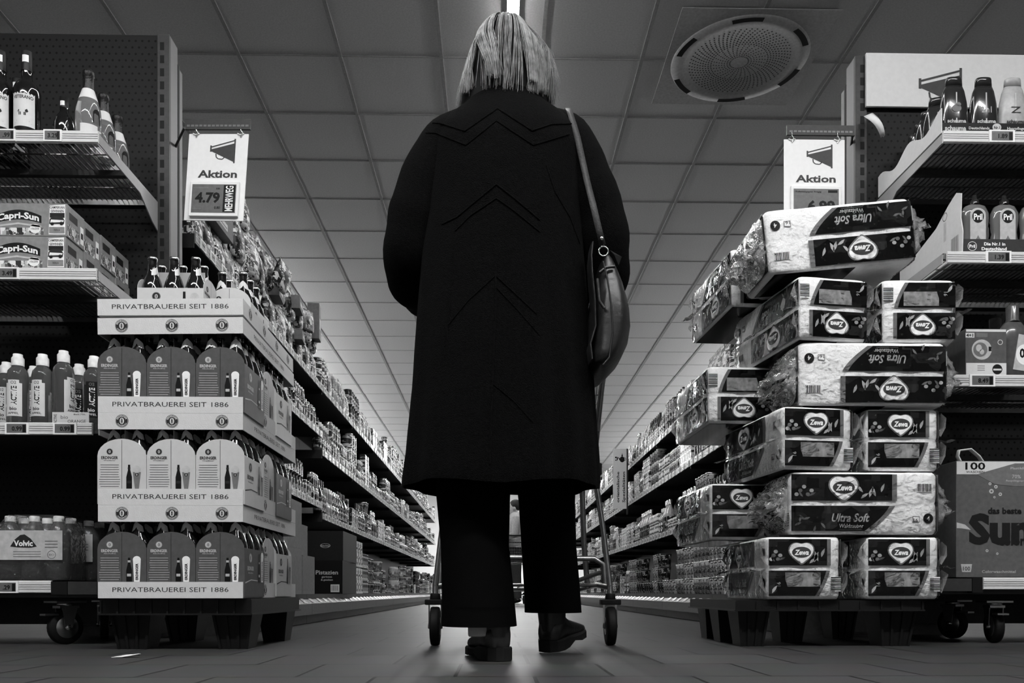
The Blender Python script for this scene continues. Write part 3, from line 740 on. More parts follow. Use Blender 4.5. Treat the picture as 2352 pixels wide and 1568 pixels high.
def sekt():
    t = thing('sparkling_wine_bottle', '', 'bottle'); m = MB()
    m.lathe(M_clear, [(0, 0), (.036, 0), (.040, .008), (.040, .080), (.038, .105), (.030, .135), (.021, .16), (.017, .175)], 24); m.build('glass_bottle', t)
    m = MB(); m.lathe(M_foil, [(.0185, .168), (.0165, .195), (.0165, .213), (.0185, .216), (.0185, .232), (.013, .238), (0, .239)], 18); m.lathe(M_lab, [(.031, .134), (.0255, .150), (.0195, .170)], 18); m.build('neck_foil', t)
    m = MB(); m.rect(M_lab, fr_cyl(.0405), -.028, .028, .0, .042, 10)
    m.pg(M_dark, fr_cyl(.0408), [(.012, .05), (.04, .05), (.04, .085), (.034, .095), (.026, .098), (.018, .095), (.012, .085)]); m.build('paper_label', t)
    return t
SK = Proto(sekt())
for k, (px, Y) in enumerate(((203, 2.79), (238, 2.92), (270, 3.05))):
    p = at(px, 0, Y); SK.put((p.x, Y, zS), .5, 'clear sparkling wine bottle with dark neck foil, %s of three in a row' % ['front', 'middle', 'rear'][k])
# drinks cartons, two layers, four deep
M_capri = mat('carton_light_print', .22, .4); M_fruit = print_mat('fruit_print', [.03, .4, .1, .7, .2], (90, 90, 60), 3)
def capri():
    t = thing('juice_carton', '', 'carton'); w, d, h = .255, .115, .107
    m = MB(); m.box(M_capri, -w / 2, w / 2, 0, d, 0, h); m.build('carton_body', t, bevel=.002)
    m = MB()
    L = layered(0, 'front', 1, 0, 0)
    n = 14; top = [(-.075 + .15 * k / n, .066 + .020 * sin(pi * k / n)) for k in range(n + 1)]; bot = [(-.075 + .15 * k / n, .042 + .012 * sin(pi * k / n)) for k in range(n + 1)]
    m.pg(M_black, L(0), [(x - .03, z) for x, z in bot] + [(x - .03, z) for x, z in reversed(top)])
    def arc(a, b): return (a - .03, -.0008 * 1.5, b + .014 * (1 - (a / .08) ** 2))
    m.text(M_white, arc, 'Capri-Sun', 0, .054, .020, w=.135, bold=.05)
    m.pg(M_silver, L(1), [(-.105, .034), (-.03, .044), (.045, .034), (.045, .028), (-.03, .038), (-.105, .028)])
    m.rect(M_fruit, L(0), -w / 2 + .003, .052, .004, .027); m.disc(M_white, L(1), .025, .024, .018, .015); m.text(M_ink2, L(2), '10x200', .025, .024, .006, w=.026)
    m.pg(M_white, L(0), [(.068, .006), (.122, .006), (.122, .104), (.072, .100)]); m.text(M_ink2, L(1), 'CAMPERVAN', .096, .094, .008, w=.048, bold=.03); m.text(M_ink2, L(1), 'GEWINNEN', .096, .082, .008, w=.042, bold=.03)
    m.rect(M_dark, L(1), .072, .120, .060, .076); m.pg(M_ink2, L(2), [(.070, .040), (.118, .040), (.120, .052), (.112, .064), (.085, .066), (.072, .056)]); m.pg(M_white, L(3), [(.074, .044), (.116, .046), (.118, .052), (.076, .054)])
    m.disc(M_black, L(3), .080, .041, .006); m.disc(M_black, L(3), .110, .042, .006); m.rect(M_capri, L(2), .070, .120, .010, .030); m.text(M_ink2, L(3), 'WIN A', .095, .020, .008, w=.02)
    Ls = layered(w / 2, 'side', 1, d / 2, 0)
    m.rect(M_fruit, Ls(0), -.054, .02, .004, .045); m.rect(M_dark, Ls(0), -.045, .01, .06, .085); m.rect(M_white, Ls(0), .028, .050, .012, .07); m.rect(M_ink2, Ls(1), .032, .046, .03, .05)
    m.build('carton_print', t); return t
CP = Proto(capri()); zS2 = LZ[1] + .001; X2 = at(168, 0, 2.78).x
for i in range(4):
    for j in range(2):
        CP.put((X2 - .1275 + (.004 if (i + j) % 2 else 0), 2.733 + i * .1165, zS2 + j * .1075), 0, 'juice drink carton, %s layer, %s of the row on the second left shelf' % (['lower', 'upper'][j], ['front', 'second', 'third', 'rearmost'][i]))
for j in range(2):
    CP.put((X2 - .1275 - .262, 2.733, zS2 + j * .1075), 0, 'juice drink carton cut off by the left photo edge, %s layer' % ['lower', 'upper'][j])
# sport drink bottles
M_sport = mat('sport_bottle', .35, .08, trans=.85, noise_amt=0, ior=1.25); M_capw = mat('white_cap', .7, .4)
def active(dark=False):
    t = thing('sport_drink_bottle', '', 'bottle'); m = MB()
    m.lathe(M_sport, [(0, 0), (.03, 0), (.034, .008), (.034, .06), (.0325, .068), (.034, .076), (.034, .165), (.030, .185), (.018, .2), (.0175, .206)], 20); m.build('plastic_bottle', t)
    m = MB(); m.lathe(M_capw, [(.0195, .202), (.0195, .228), (.015, .234), (.0145, .242), (0, .243)], 18); m.build('sports_cap', t)
    m = MB(); lm, ik = (M_dark, M_white) if dark else (M_lab, M_ink2)
    f = fr_cyl(.0346); pts = [(-.027, .035), (.027, .035), (.027, .135), (.014, .150), (0, .156), (-.014, .150), (-.027, .135)]
    m.rect(lm, f, -.027, .027, .030, .140, 10); m.rect(lm, f, -.018, .018, .140, .150, 6); f = fr_cyl(.0350)
    m.text(ik, f, 'ACTIVE', 0.002, .098, .017, w=.062, rot=pi / 2, bold=.05); m.text(M_ink, f, 'O2', .001, .141, .010, w=.018, bold=.03); m.text(ik, f, 'bio', .0, .055, .011, w=.022, bold=.03); m.text(ik, f, 'APFEL', 0, .040, .007, w=.034, bold=.02)
    m.build('bottle_label', t); return t
zS3 = LZ[2] + .001; AC = {False: Proto(active()), True: Proto(active(True))}
for (px, Y, dk, rz, lab) in ((15, 2.90, False, 0, 'clear sport drink bottle half hidden behind, at the left photo edge, third shelf'), (41, 2.80, False, .1, 'clear sport drink bottle with white label, front left of the third shelf'), (98, 2.80, False, -.1, 'clear sport drink bottle with white label, left of the orange drink carton'),
        (146, 2.80, False, 1.3, 'clear sport drink bottle turned sideways above the small orange drink carton'), (78, 2.95, False, 0, 'clear sport drink bottle in the row behind the two white-labelled ones'), (182, 2.92, True, .3, 'sport drink bottle with dark label behind the small drink carton'), (216, 2.82, True, .2, 'sport drink bottle with dark label next to the beer stack')):
    p = at(px, 0, Y); AC[dk].put((p.x, Y, zS3 + (.012 if px == 146 else 0)), rz, lab)
t = thing('drink_tray', 'low pale tray lettered bio orange under the sport drink bottles', 'tray', (at(165, 0, 2.77).x, 2.762, zS3)); m = MB()
m.box(M_lab, -.06, .06, 0, .002, 0, .042); m.box(M_lab, -.06, .06, .002, .10, 0, .003); m.build('tray_body', t); m = MB(); m.text(M_ink, fr_front(-.0005), 'bio', -.02, .026, .012, w=.024); m.text(M_ink, fr_front(-.0005), 'ORANGE', .02, .012, .010, w=.06, bold=.03)
m.text(M_ink2, fr_front(-.0005), 'ACTIVE', -.05, .02, .010, w=.03, rot=pi / 2); m.text(M_ink2, fr_front(-.0005), '8x0.75L', .03, .035, .005, w=.04); m.build('tray_print', t)
# water bottles in shrink wrap
M_film = film_mat('shrink_film', .25, .03)
def water_pack():
    t = thing('water_bottle_pack', '', 'bottle pack'); r = .038
    for i in range(3):
        for j in range(2):
            m = MB(); m.M = Matrix.Translation((-.08 + .08 * i, .04 + .08 * j, 0))
            m.lathe(M_water, [(0, 0), (.030, 0), (r, .01), (r, .05), (r - .003, .055), (r, .06), (r, .09), (r - .003, .095), (r, .10), (r, .135), (.032, .165), (.016, .192), (.0135, .197), (.0135, .205)], 18)
            b = m.build('water_bottle', t); m2 = MB(); m2.M = m.M; m2.lathe(M_capw, [(.0165, .197), (.0165, .214), (.015, .216), (0, .216)], 16); m2.build('bottle_cap', b)
    m = MB(); w = .122; rings = []
    for z, k in ((.002, .98), (.05, 1), (.135, 1), (.17, .97), (.205, .80), (.219, .70), (.221, .5)):
        rings.append([((w * k) * c, .08 + .082 * k * s_, z) for c, s_ in [(cos(a) * min(1.3, 1 / max(abs(cos(a)), abs(sin(a)))), sin(a) * min(1.3, 1 / max(abs(cos(a)), abs(sin(a))))) for a in [2 * pi * q / 40 for q in range(40)]]])
    m.loft(M_film, rings); m.build('shrink_wrap', t)
    m = MB(); f = fr_front(-.0045); f2 = fr_front(-.005)
    m.rect(M_silver, f, -.115, .115, .068, .165); m.pg(M_ink2, f2, [(-.055, .112), (-.04, .135), (-.022, .150), (-.008, .152), (.012, .138), (.032, .112), (.012, .108), (-.03, .109)])
    m.text(M_white, fr_front(-.0054), 'Volvic', -.012, .123, .018, w=.062, bold=.05)
    for k in range(3): m.rect(M_ink, f2, -.045, .045, .078 + .008 * k, .080 + .008 * k); m.rect(M_ink, f2, .058, .10, .108 + .01 * k, .111 + .01 * k)
    m.ringp(M_ink, f2, .08, .085, .012, .014); m.text(M_ink, f2, 'BIO', .08, .085, .007, w=.016); m.build('wrap_print', t)
    return t
WP = Proto(water_pack()); zS4 = LZ[3] + .001
pw = at(62, 0, 2.76)
for (x, y, lab) in ((pw.x, 2.765, 'shrink-wrapped pack of water bottles at the front of the bottom left shelf'), (pw.x + .012, 2.945, 'shrink-wrapped pack of water bottles behind the front pack, bottom left shelf'), (pw.x - .262, 2.765, 'shrink-wrapped pack of water bottles cut off by the left photo edge')):
    WP.put((x, y, zS4), 0, lab)
# ================================================================== goods on the right end shelves
def squeeze_bottle(prof, dep, mt, seg=24, pw=2.6):
    """flattened bottle: prof = [(half width, z)]; dep = depth / width"""
    m = MB(); rings = []
    for hw, z in prof:
        rr = []
        for k in range(seg):
            a = 2 * pi * k / seg; c, s_ = cos(a), sin(a)
            rr.append((hw * math.copysign(abs(c) ** (2 / pw), c), hw * dep * math.copysign(abs(s_) ** (2 / pw), s_), z))
        rings.append(rr)
    m.loft(mt, rings, cap0=True, cap1=True); return m
M_shd = mat('shampoo_dark', .02, .12, coat=.5, noise_amt=0); M_shl = mat('shampoo_pale', .33, .25)
def shampoo(mt, ink, label_big):
    t = thing('shampoo_bottle', '', 'bottle')
    squeeze_bottle([(.036, 0), (.043, .003), (.047, .03), (.048, .07), (.044, .12), (.036, .16), (.0285, .178)], .42, mt).build('plastic_bottle', t)
    squeeze_bottle([(.0282, .178), (.0270, .20), (.025, .206), (.020, .2065)], .5, mt).build('flip_cap', t)
    m = MB(); f = lambda a, b: (a, -.0200 - .0006 + max(0, (b - .09)) * .035, b)
    m.text(ink, f, 'schauma', 0, .052, .012, w=.064, bold=.05); m.rect(M_silver, f, -.0022, .0022, .03, .15); m.rect(ink, f, -.018, .018, .036, .038); m.rect(ink, f, -.014, .014, .028, .030)  # the thin silver bar is a highlight painted on the bottle front
    if label_big: m.text(ink, f, label_big, 0, .092, .022, w=.034, bold=.0)
    else: m.disc(M_ink, f, 0, .095, .016, .013); m.disc(M_ink, f, .006, .108, .009, .007)
    m.build('print_and_highlight', t)
    return t
zR = [z + .001 for z in RZ]
SHp = {0: Proto(shampoo(M_shd, M_silver, None)), 1: Proto(shampoo(M_shd, M_silver, '2in1')), 2: Proto(shampoo(M_shl, M_ink2, 'Z'))}
for (px, Y, v, lab) in ((2190, 2.785, 0, 'dark shampoo bottle at the front left of the display carton, top right shelf'), (2258, 2.785, 1, 'dark shampoo bottle lettered 2in1, middle of the top right shelf'), (2325, 2.785, 2, 'pale shampoo bottle at the right photo edge, top shelf')):
    p = at(px, 0, Y); SHp[v].put((p.x, Y, zR[0] + .006), 0, lab)
for k, (px, Y) in enumerate(((2152, 2.90), (2133, 2.98), (2118, 3.06), (2104, 3.135))):
    p = at(px, 0, Y); SHp[0].put((p.x, Y, zR[0] + .006), -.3, 'dark shampoo bottle, %s behind the front one in the left row' % ['first', 'second', 'third', 'last'][k])
p = at(2262, 0, 2.90); SHp[1].put((p.x, 2.90, zR[0] + .006), 0, 'dark shampoo bottle behind the 2in1 one')
xl = at(2164, 0, 2.735).x; t = thing('display_carton', 'pale display carton with dark front lettered schauma on the top right shelf', 'display carton', (xl, 2.735, zR[0])); m = MB()
m.box(M_shd, 0, .9, 0, .003, 0, .034); m.box(M_cardb, 0, .9, .003, .45, 0, .004)
wv = [(.0, 0), (.455, 0)]; top = [(.455 * k / 24, .036 + .05 * (1 - k / 24) * 0 + .028 + .018 * cos(k / 24 * 4.2 * pi) - .0 * k) for k in range(24, -1, -1)]
pts = wv + top; n = len(pts); m.add([(0, a, b) for a, b in pts] + [(-.003, a, b) for a, b in pts], [tuple(range(n)), tuple(reversed(range(n, 2 * n)))] + [(i, (i + 1) % n, (i + 1) % n + n, i + n) for i in range(n)], M_card)
m.build('carton_body', t); m = MB(); f = fr_front(-.0006)
m.text(M_silver, f, 'schauma', .045, .016, .016, w=.072, bold=.05); m.text(M_silver, f, 'Deutschlands', .125, .017, .009, w=.07, bold=.04)
m.disc(M_silver, f, .185, .02, .015, .013); m.text(M_black, fr_front(-.001), 'Nr.1', .185, .019, .009, w=.02, bold=.04); m.text(M_silver, f, 'Haarpflege', .25, .017, .009, w=.06, bold=.04); m.build('carton_print', t)

M_pril = mat('dish_soap', .18, .08, trans=.3, noise_amt=0, coat=.4)
def pril():
    t = thing('dish_soap_bottle', '', 'bottle')
    squeeze_bottle([(.042, 0), (.047, .005), (.047, .05), (.042, .09), (.047, .13), (.047, .155), (.036, .178), (.015, .188)], .44, M_pril).build('plastic_bottle', t)
    m = MB(); m.lathe(M_shd, [(.0145, .186), (.0145, .2), (.009, .204), (.007, .218), (0, .219)], 16); m.build('bottle_cap', t)
    m = MB(); f = lambda a, b: (a, -.0213, b); f2 = lambda a, b: (a, -.0218, b); f3 = lambda a, b: (a, -.0222, b)
    m.pg(M_silver, f, [(-.027, .04), (.027, .04), (.027, .125)] + [(.027 * cos(pi * k / 10), .145 + .022 * sin(pi * k / 10)) for k in range(11)] + [(-.027, .125)])
    m.disc(M_shd, f2, 0, .138, .020, .022); m.text(M_white, f3, 'Pril', 0, .137, .020, w=.030, bold=.05)
    m.disc(M_white, f2, 0, .052, .018, .010); m.disc(M_ink, f3, 0, .056, .009, .010); m.pg(M_ink, f3, [(-.007, .06), (0, .074), (.007, .06)])
    m.build('bottle_label', t); return t
PR = Proto(pril())
for (px, Y, lab) in ((2238, 2.80, 'dish soap bottle, left of the two in front on the second right shelf'), (2306, 2.80, 'dish soap bottle, right of the two in front on the second right shelf'), (2240, 2.92, 'dish soap bottle behind the front left one'), (2372, 2.80, 'dish soap bottle just cut off by the right photo edge')):
    p = at(px, 0, Y); PR.put((p.x, Y, zR[1] + .005), 0, lab)
xl = at(2210, 0, 2.735).x; t = thing('display_tray', 'dark display tray lettered Die Nr.1 in Deutschland under the dish soap', 'display tray', (xl, 2.735, zR[1])); m = MB()
m.box(M_dmetal, 0, .42, 0, .003, 0, .047); m.box(M_cardb, 0, .42, .003, .40, 0, .003)
pts = [(-.004, 0)] + [(.0, 0), (.42, 0), (.42, .10), (.30, .115), (.16, .150), (.08, .195), (.03, .215), (.0, .20), (.004, .12), (-.008, .07)]
n = len(pts); m.add([(.0, a, b) for a, b in pts] + [(-.003, a, b) for a, b in pts], [tuple(range(n)), tuple(reversed(range(n, 2 * n)))] + [(i, (i + 1) % n, (i + 1) % n + n, i + n) for i in range(n)], M_card)
m.build('carton_body', t); m = MB(); f = fr_front(-.0005); f2 = fr_front(-.0009)
m.ringp(M_white, f, .034, .023, .014, .0155); m.text(M_white, f, 'Pril', .034, .023, .011, w=.02, bold=.04); m.text(M_white, f, 'Die Nr.1 in', .110, .031, .010, w=.072, bold=.05); m.text(M_white, f, 'Deutschland', .108, .015, .010, w=.085, bold=.05)
q = lambda a, b: (-.0036, .42 - a, b)
for k in range(9): m.rect(M_ink, q, .36 + .005 * k, .3625 + .005 * k, .01, .07)
m.ringp(M_ink, q, .32, .165, .012, .015, 16); m.rect(M_silver, q, .312, .328, .08, .145); m.build('carton_print', t)

# third shelf: tablet box, liquid detergent
p = at(2208, 0, 2.77); t = thing('dishwasher_tablet_box', 'mid grey box marked 4+1 on the third right shelf', 'box', (p.x, 2.745, zR[2])); m = MB(); W = at(2312, 0, 2.745).x - p.x
M_tab = mat('tablet_box', .09, .4); m.box(M_tab, 0, W, 0, .12, 0, .160); m.build('carton_body', t, bevel=.0015); m = MB(); L = layered(0, 'front', 1, 0, 0)
m.rect(M_card, L(0), .002, W - .002, .150, .158); m.rect(M_card, L(0), -.0, .03, .130, .146); m.text(M_black, L(1), '4+1', .014, .138, .010, w=.024, bold=.05); m.rect(M_ink, L(0), .036, .075, .132, .146)
m.rect(M_card, L(0), .002, W - .001, .002, .045); m.rect(M_ink, L(1), .04, .065, .02, .022); m.rect(M_ink, L(1), .04, .065, .027, .029); m.rect(M_ink, L(1), .04, .065, .034, .036)
m.disc(M_dark, L(1), W - .032, .024, .017); m.rect(M_card, L(2), W - .046, W - .018, .020, .026); m.disc(M_silver, L(0), .055, .09, .034, .034); m.disc(M_ink, L(1), .05, .09, .024, .024); m.disc(M_silver, L(2), .045, .095, .010, .012); m.disc(M_silver, L(2), .055, .082, .008, .009)
m.rect(M_dark, L(1), .078, .088, .085, .10); m.ringp(M_card, L(0), W - .022, .115, .007, .009, 14); m.build('carton_print', t)
M_det = mat('detergent_bottle', .07, .2, coat=.3)
def detergent():
    t = thing('detergent_bottle', '', 'bottle')
    squeeze_bottle([(.048, 0), (.055, .006), (.056, .06), (.056, .125), (.050, .165), (.030, .195), (.019, .203)], .62, M_det).build('plastic_bottle', t)
    m = MB(); m.lathe(M_det, [(.022, .200), (.022, .205), (.020, .208), (.0205, .250), (.018, .255), (0, .256)], 20); m.build('screw_cap', t)
    m = MB(); m.pg(M_silver, fr_front(-.0355), [(-.02, .03), (.05, .02), (.052, .14), (-.0, .15)]); m.disc(M_white, fr_front(-.036), .02, .08, .03, .035); m.text(M_black, fr_front(-.0364), '09', .02, .085, .03, w=.035, bold=.05); m.build('bottle_label', t)
    return t
DT = Proto(detergent()); p = at(2325, 0, 2.80); DT.put((p.x, 2.80, zR[2]), 0, 'tall grey detergent bottle beside the tablet box, third right shelf'); p = at(2285, 0, 2.93); DT.put((p.x, 2.93, zR[2]), 0, 'detergent bottle standing in the dark behind the tablet box')
p = at(2262, 0, 3.03); DT.put((p.x - .01, 3.06, zR[2]), 0, 'detergent bottle deepest in the dark of the third right shelf')
# big washing powder box on the bottom shelf
p = at(2196, 0, 2.75); t = thing('washing_powder_box', 'large box of washing powder marked 100 with an open carrying handle', 'box', (p.x, 2.75, zR[3])); m = MB(); W = .34; H = .392
m.box(mat('powder_box', .10, .4), 0, W, 0, .19, 0, H); m.build('carton_body', t, bevel=.002); L = layered(0, 'front', 1, 0, 0); m = MB()
m.rect(M_card, L(0), .002, W - .002, H - .045, H - .002); m.text(M_black, L(1), '100', .065, H - .017, .024, w=.068, bold=.03); m.text(M_ink2, L(1), 'WASCHEN', .065, H - .037, .007, w=.062)
m.pg(M_ink, L(1), [(.07, H - .045), (.13, H - .028), (.20, H - .008), (W - .002, H - .006), (W - .002, H - .085), (.20, H - .085), (.13, H - .078)]); m.text(M_silver, L(2), 'Plastikfrei', .215, H - .024, .008, w=.06); m.text(M_silver, L(2), '70%', .205, H - .052, .012, w=.03); m.text(M_silver, L(2), 'Recyclingpapier', .205, H - .066, .006, w=.07)
m.text(M_dark, L(2), 'das beste', .165, .225, .020, w=.115, bold=.05); m.text(M_dark, L(1), 'Sun', .150, .165, .095, w=.215, bold=.07); m.text(M_dark, L(2), 'color', .190, .125, .032, w=.09, bold=.05)
m.pg(M_silver, L(0), [(.002, .185), (.03, .178), (.05, .16), (.02, .165), (.002, .166)]); m.pg(M_silver, L(1), [(.02, .018), (.05, .018), (.054, .045), (.016, .045)]); m.text(M_dark, L(2), '100', .035, .03, .014, w=.024); m.text(M_silver, L(1), 'Colorwaschmittel', .145, .02, .009, w=.115)
for a, b, r in ((.12, .29, .008), (.135, .305, .006), (.115, .315, .005), (.15, .28, .006), (.13, .27, .004), (.105, .09, .005), (.14, .08, .004)): m.ringp(M_silver, L(1), a, b, r * .4, r, 14)
m.build('carton_print', t); m = MB(); hp = [(.07 + .0, .09, H), (.055, .09, H + .03), (.06, .09, H + .05), (.10, .09, H + .055), (.13, .09, H + .03), (.15, .09, H)]
m.tube(M_capw, hp, [(.012, .0035)] * 6, 8); m.build('carrying_handle', t)

# ================================================================== toilet paper
M_roll = mat('toilet_paper', .80, .9, noise_amt=.04, bump=.5, bscale=170); M_wrapd = print_mat('dark_wrap_print', [.003, .006, .003, .012, .022, .004], (22, 22, 30), 2, rough=.12, detail=False)
M_leaf = mat('leaf_print', .36, .3); M_leafd = mat('dim_leaf_print', .12, .3); M_wedge = mat('wrap_edge_band', .16, .2); M_logo = mat('logo_white', .80, .25); M_logd = mat('logo_dark', .05, .25); M_ws = mat('wrap_window', .22, .2, noise_amt=.5, nscale=40)
M_wfilm = film_mat('plastic_film', .12, .0, .07, .8, 38); M_fend = film_mat('film_gusset', .22, .20, .16, 1.0, 60)
LP, SP, HP = .475, .245, .200
def heart(m, mt, f, cx, cy, s):
    pts = []
    for k in range(28):
        a = 2 * pi * k / 28; x = 16 * sin(a) ** 3; y = 13 * cos(a) - 5 * cos(2 * a) - 2 * cos(3 * a) - cos(4 * a)
        pts.append((cx + (x / 17 * .55 + .45 * sin(a)) * s, cy + ((y + 1.5) / 15.5 * .5 + .5 * cos(a)) * s * .90))
    m.pg(mt, f, pts)
def leaf(m, mt, f, x, y, l, a, wd=.24):
    pts = [(0, 0), (.35, wd * .8), (.65, wd * .7), (1, 0), (.62, -wd * .45), (.3, -wd * .4)]; m.pg(mt, f, [(x + l * (p * cos(a) - q * sin(a)), y + l * (p * sin(a) + q * cos(a))) for p, q in pts])
def wrapface(m, L, W, long_, flip, seed):
    """printed face W wide, HP high, corner of it at (-W/2, 0)"""
    s_ = -1 if flip else 1
    def G(k):
        f = L(k); return lambda a, b: f(s_ * (a - W / 2), HP / 2 + s_ * (b - HP / 2))
    xe = W * (.72 if long_ else .86); H = HP; mid = H * .49
    def edge(b): return xe - .0 * W - (.10 * W if long_ else .12 * W) * max(0, (.55 * H - b) / (.55 * H)) ** 1.6 * (2.2 if long_ else 1.6)
    def panel(mt, z0, z1, k, x0=.004, ins=0):
        n = 8; pts = [(x0, z0)] + [(edge(z0 + (z1 - z0) * q / n) - ins, z0 + (z1 - z0) * q / n) for q in range(n + 1)] + [(x0, z1)]; m.pg(mt, G(k), pts)
    panel(M_wedge, mid + .010, H - .008, 0); panel(M_wrapd, mid + .010, H - .008, 1, ins=.016 if long_ else .012)
    panel(M_wedge, .012, mid - .006, 0); panel(M_wrapd, .012, mid - .006, 1, ins=.018 if long_ else .012)
    cy = (mid + H) / 2 + .001; r = .036 if long_ else .031; cx = W * (.36 if long_ else .46)
    heart(m, M_ink, G(2), cx, cy, r * 1.42); heart(m, M_logo, G(3), cx, cy + .001, r * 1.28); m.disc(M_logd, G(4), cx, cy, r * .98, r * .56, 24)
    m.text(M_logo, G(5), 'Zewa', cx, cy, r * .52, w=r * 1.45, bold=.05, shear=.18)
    rr = random.Random(seed)
    for k, (x, y, l, a) in enumerate(((.80, .14, .034, 1.9), (.74, .10, .036, 1.2), (.66, .06, .03, .6), (.85, .30, .03, 1.2), (.68, .30, .028, 2.2), (.18, .16, .025, .5), (.12, .12, .022, 2.2))):
        leaf(m, M_leaf if k < 5 else M_leafd, G(2), xe * x, mid + .012 + (H - mid - .02) * y, l, a)
    for k in range(5): m.disc(M_leafd if k % 2 else M_leaf, G(2), xe * (.06 + .035 * k), mid + .03 + .012 * ((k * 7) % 3), .007, .006, 10)
    if long_:
        m.text(M_ink, G(2), 'Ultra Soft', W * .40, mid * .56, .026, w=.120, bold=.05, shear=.25); m.text(M_leaf, G(3), 'Ultra Soft', W * .40, mid * .56, .026, w=.118, bold=-.008, shear=.25)
        m.text(M_leaf, G(2), 'Waldzauber', W * .41, mid * .29, .013, w=.078, bold=.01, shear=.1); m.rect(M_ink, G(2), W * .33, W * .48, mid * .17, mid * .18)
        for k in range(6): leaf(m, M_leafd, G(2), W * (.03 + .035 * k), mid * (.3 + .09 * ((k * 5) % 4)), .024, .4 + k)
        m.text(M_dark, G(2), '16', W * .846, H * .235, .010, w=.014); m.pg(M_ink, G(1), [(W * .825, H * .2), (W * .872, H * .2), (W * .872, H * .29), (W * .825, H * .30)]); m.pg(M_roll, G(1.5), [(W * .829, H * .212), (W * .868, H * .212), (W * .868, H * .28), (W * .829, H * .288)])
        m.disc(M_dark, G(1), W * .93, H * .26, .016, .016); m.text(M_logo, G(2), '4', W * .93, H * .26, .014, bold=.03)
        bx, by, bw, bh = W * .85, H * .68, .052, .026
    else:
        m.rect(M_ws, G(2), W * .24, W * .72, mid * .42, mid * .88); m.pg(M_wrapd, G(3), [(.004, .014), (W * .3, .014), (W * .26, .05), (W * .20, mid - .01), (.004, mid - .012)]); m.text(M_leaf, G(4), '16', W * .15, mid * .5, .012, rot=pi / 2); leaf(m, M_leaf, G(4), W * .06, .02, .03, 1.0)
        bx, by, bw, bh = W * .86, H * .13, .032, .046
    m.rect(M_roll, G(1), bx, bx + bw, by, by + bh)
    x = bx + .002
    if long_:
        while x < bx + bw - .003: q = rr.choice((.0012, .002, .003)); m.rect(M_black, G(2), x, x + q, by + .002, by + bh); x += q + .0018
    else:
        y = by + .002
        while y < by + bh - .003: q = rr.choice((.0012, .002, .003)); m.rect(M_black, G(2), bx, bx + bw, y, y + q); y += q + .0018
def gusset(m, W, depth, seed, side):
    """crumpled sealed film at a pack end; built towards -X (side=-1) or +X"""
    rr = random.Random(seed); n = 36; rings = []; tail = rr.uniform(-.35, .35)
    for i in range(7):
        q = i / 6; ring = []
        hy = W / 2 * (1 - .12 * q ** 1.4); hz = HP / 2 * (1 - .82 * q ** .8)
        for k in range(n):
            a = 2 * pi * k / n; c, s_ = cos(a), sin(a); u = min(1 / max(abs(c), abs(s_)), 1.25)
            cr = rr.uniform(-1, 1) * .012 * (q > 0) * (1 + q)
            ring.append((side * (depth * q + cr), W / 2 + hy * c * u * .92 + rr.uniform(-1, 1) * .008 * (q > 0), HP / 2 + hz * s_ * u * .92 + rr.uniform(-1, 1) * .010 * (q > 0) + tail * .12 * q * q))
        rings.append(ring)
    m.loft(M_fend, rings, smooth=True)
    y = W * rr.uniform(.1, .5)                                   # a free corner of film with a piece of dark print
    P = [(side * depth * .5, y, HP * .45), (side * depth * 1.5, y + .03, HP * (.5 + tail)), (side * depth * 1.25, y + W * .3, HP * (.42 + tail)), (side * depth * .5, y + W * .35, HP * .5)]
    m.add(P, [(0, 1, 2, 3)], M_fend)
def film_fin(m, D, side, seed):
    """sealed seam of the film standing out along the middle of a side, with ears at its ends"""
    rr = random.Random(seed); n = 26; rows = [[], [], [], []]; tilt = rr.uniform(-.5, .5)
    for k in range(n + 1):
        q = k / n; ear = math.exp(-(q / .10) ** 2) * (rr.uniform(.03, .06) if side < 0 else .012) + math.exp(-((1 - q) / .10) ** 2) * (.03 if side < 0 else .008); dep = .010 + .010 * rr.random() + ear
        for j in range(4):
            u = j / 3; rows[j].append((side * dep * u, D * q - .03 * u * (q < .1) , HP * .5 + u * dep * tilt + rr.uniform(-1, 1) * .008 * u + .05 * ear * u * 10 * (rr.random() - .3)))
    m.loft(M_fend, rows, smooth=True, closed=False)
    for (y0, y1) in ((0, .05), (D - .05, D)):                    # folded corners of the film
        for z0 in (.02, HP * .55):
            P = [(0, y0, z0), (side * rr.uniform(.012, .03), (y0 + y1) / 2 - .02, z0 + .03), (0, y1, z0 + .03), (side * rr.uniform(.01, .025), y0 - .005, z0 + .06), (0, y0, z0 + .075)]
            m.add(P, [(0, 1, 2), (1, 3, 2), (0, 1, 3), (3, 4, 2)], M_fend)
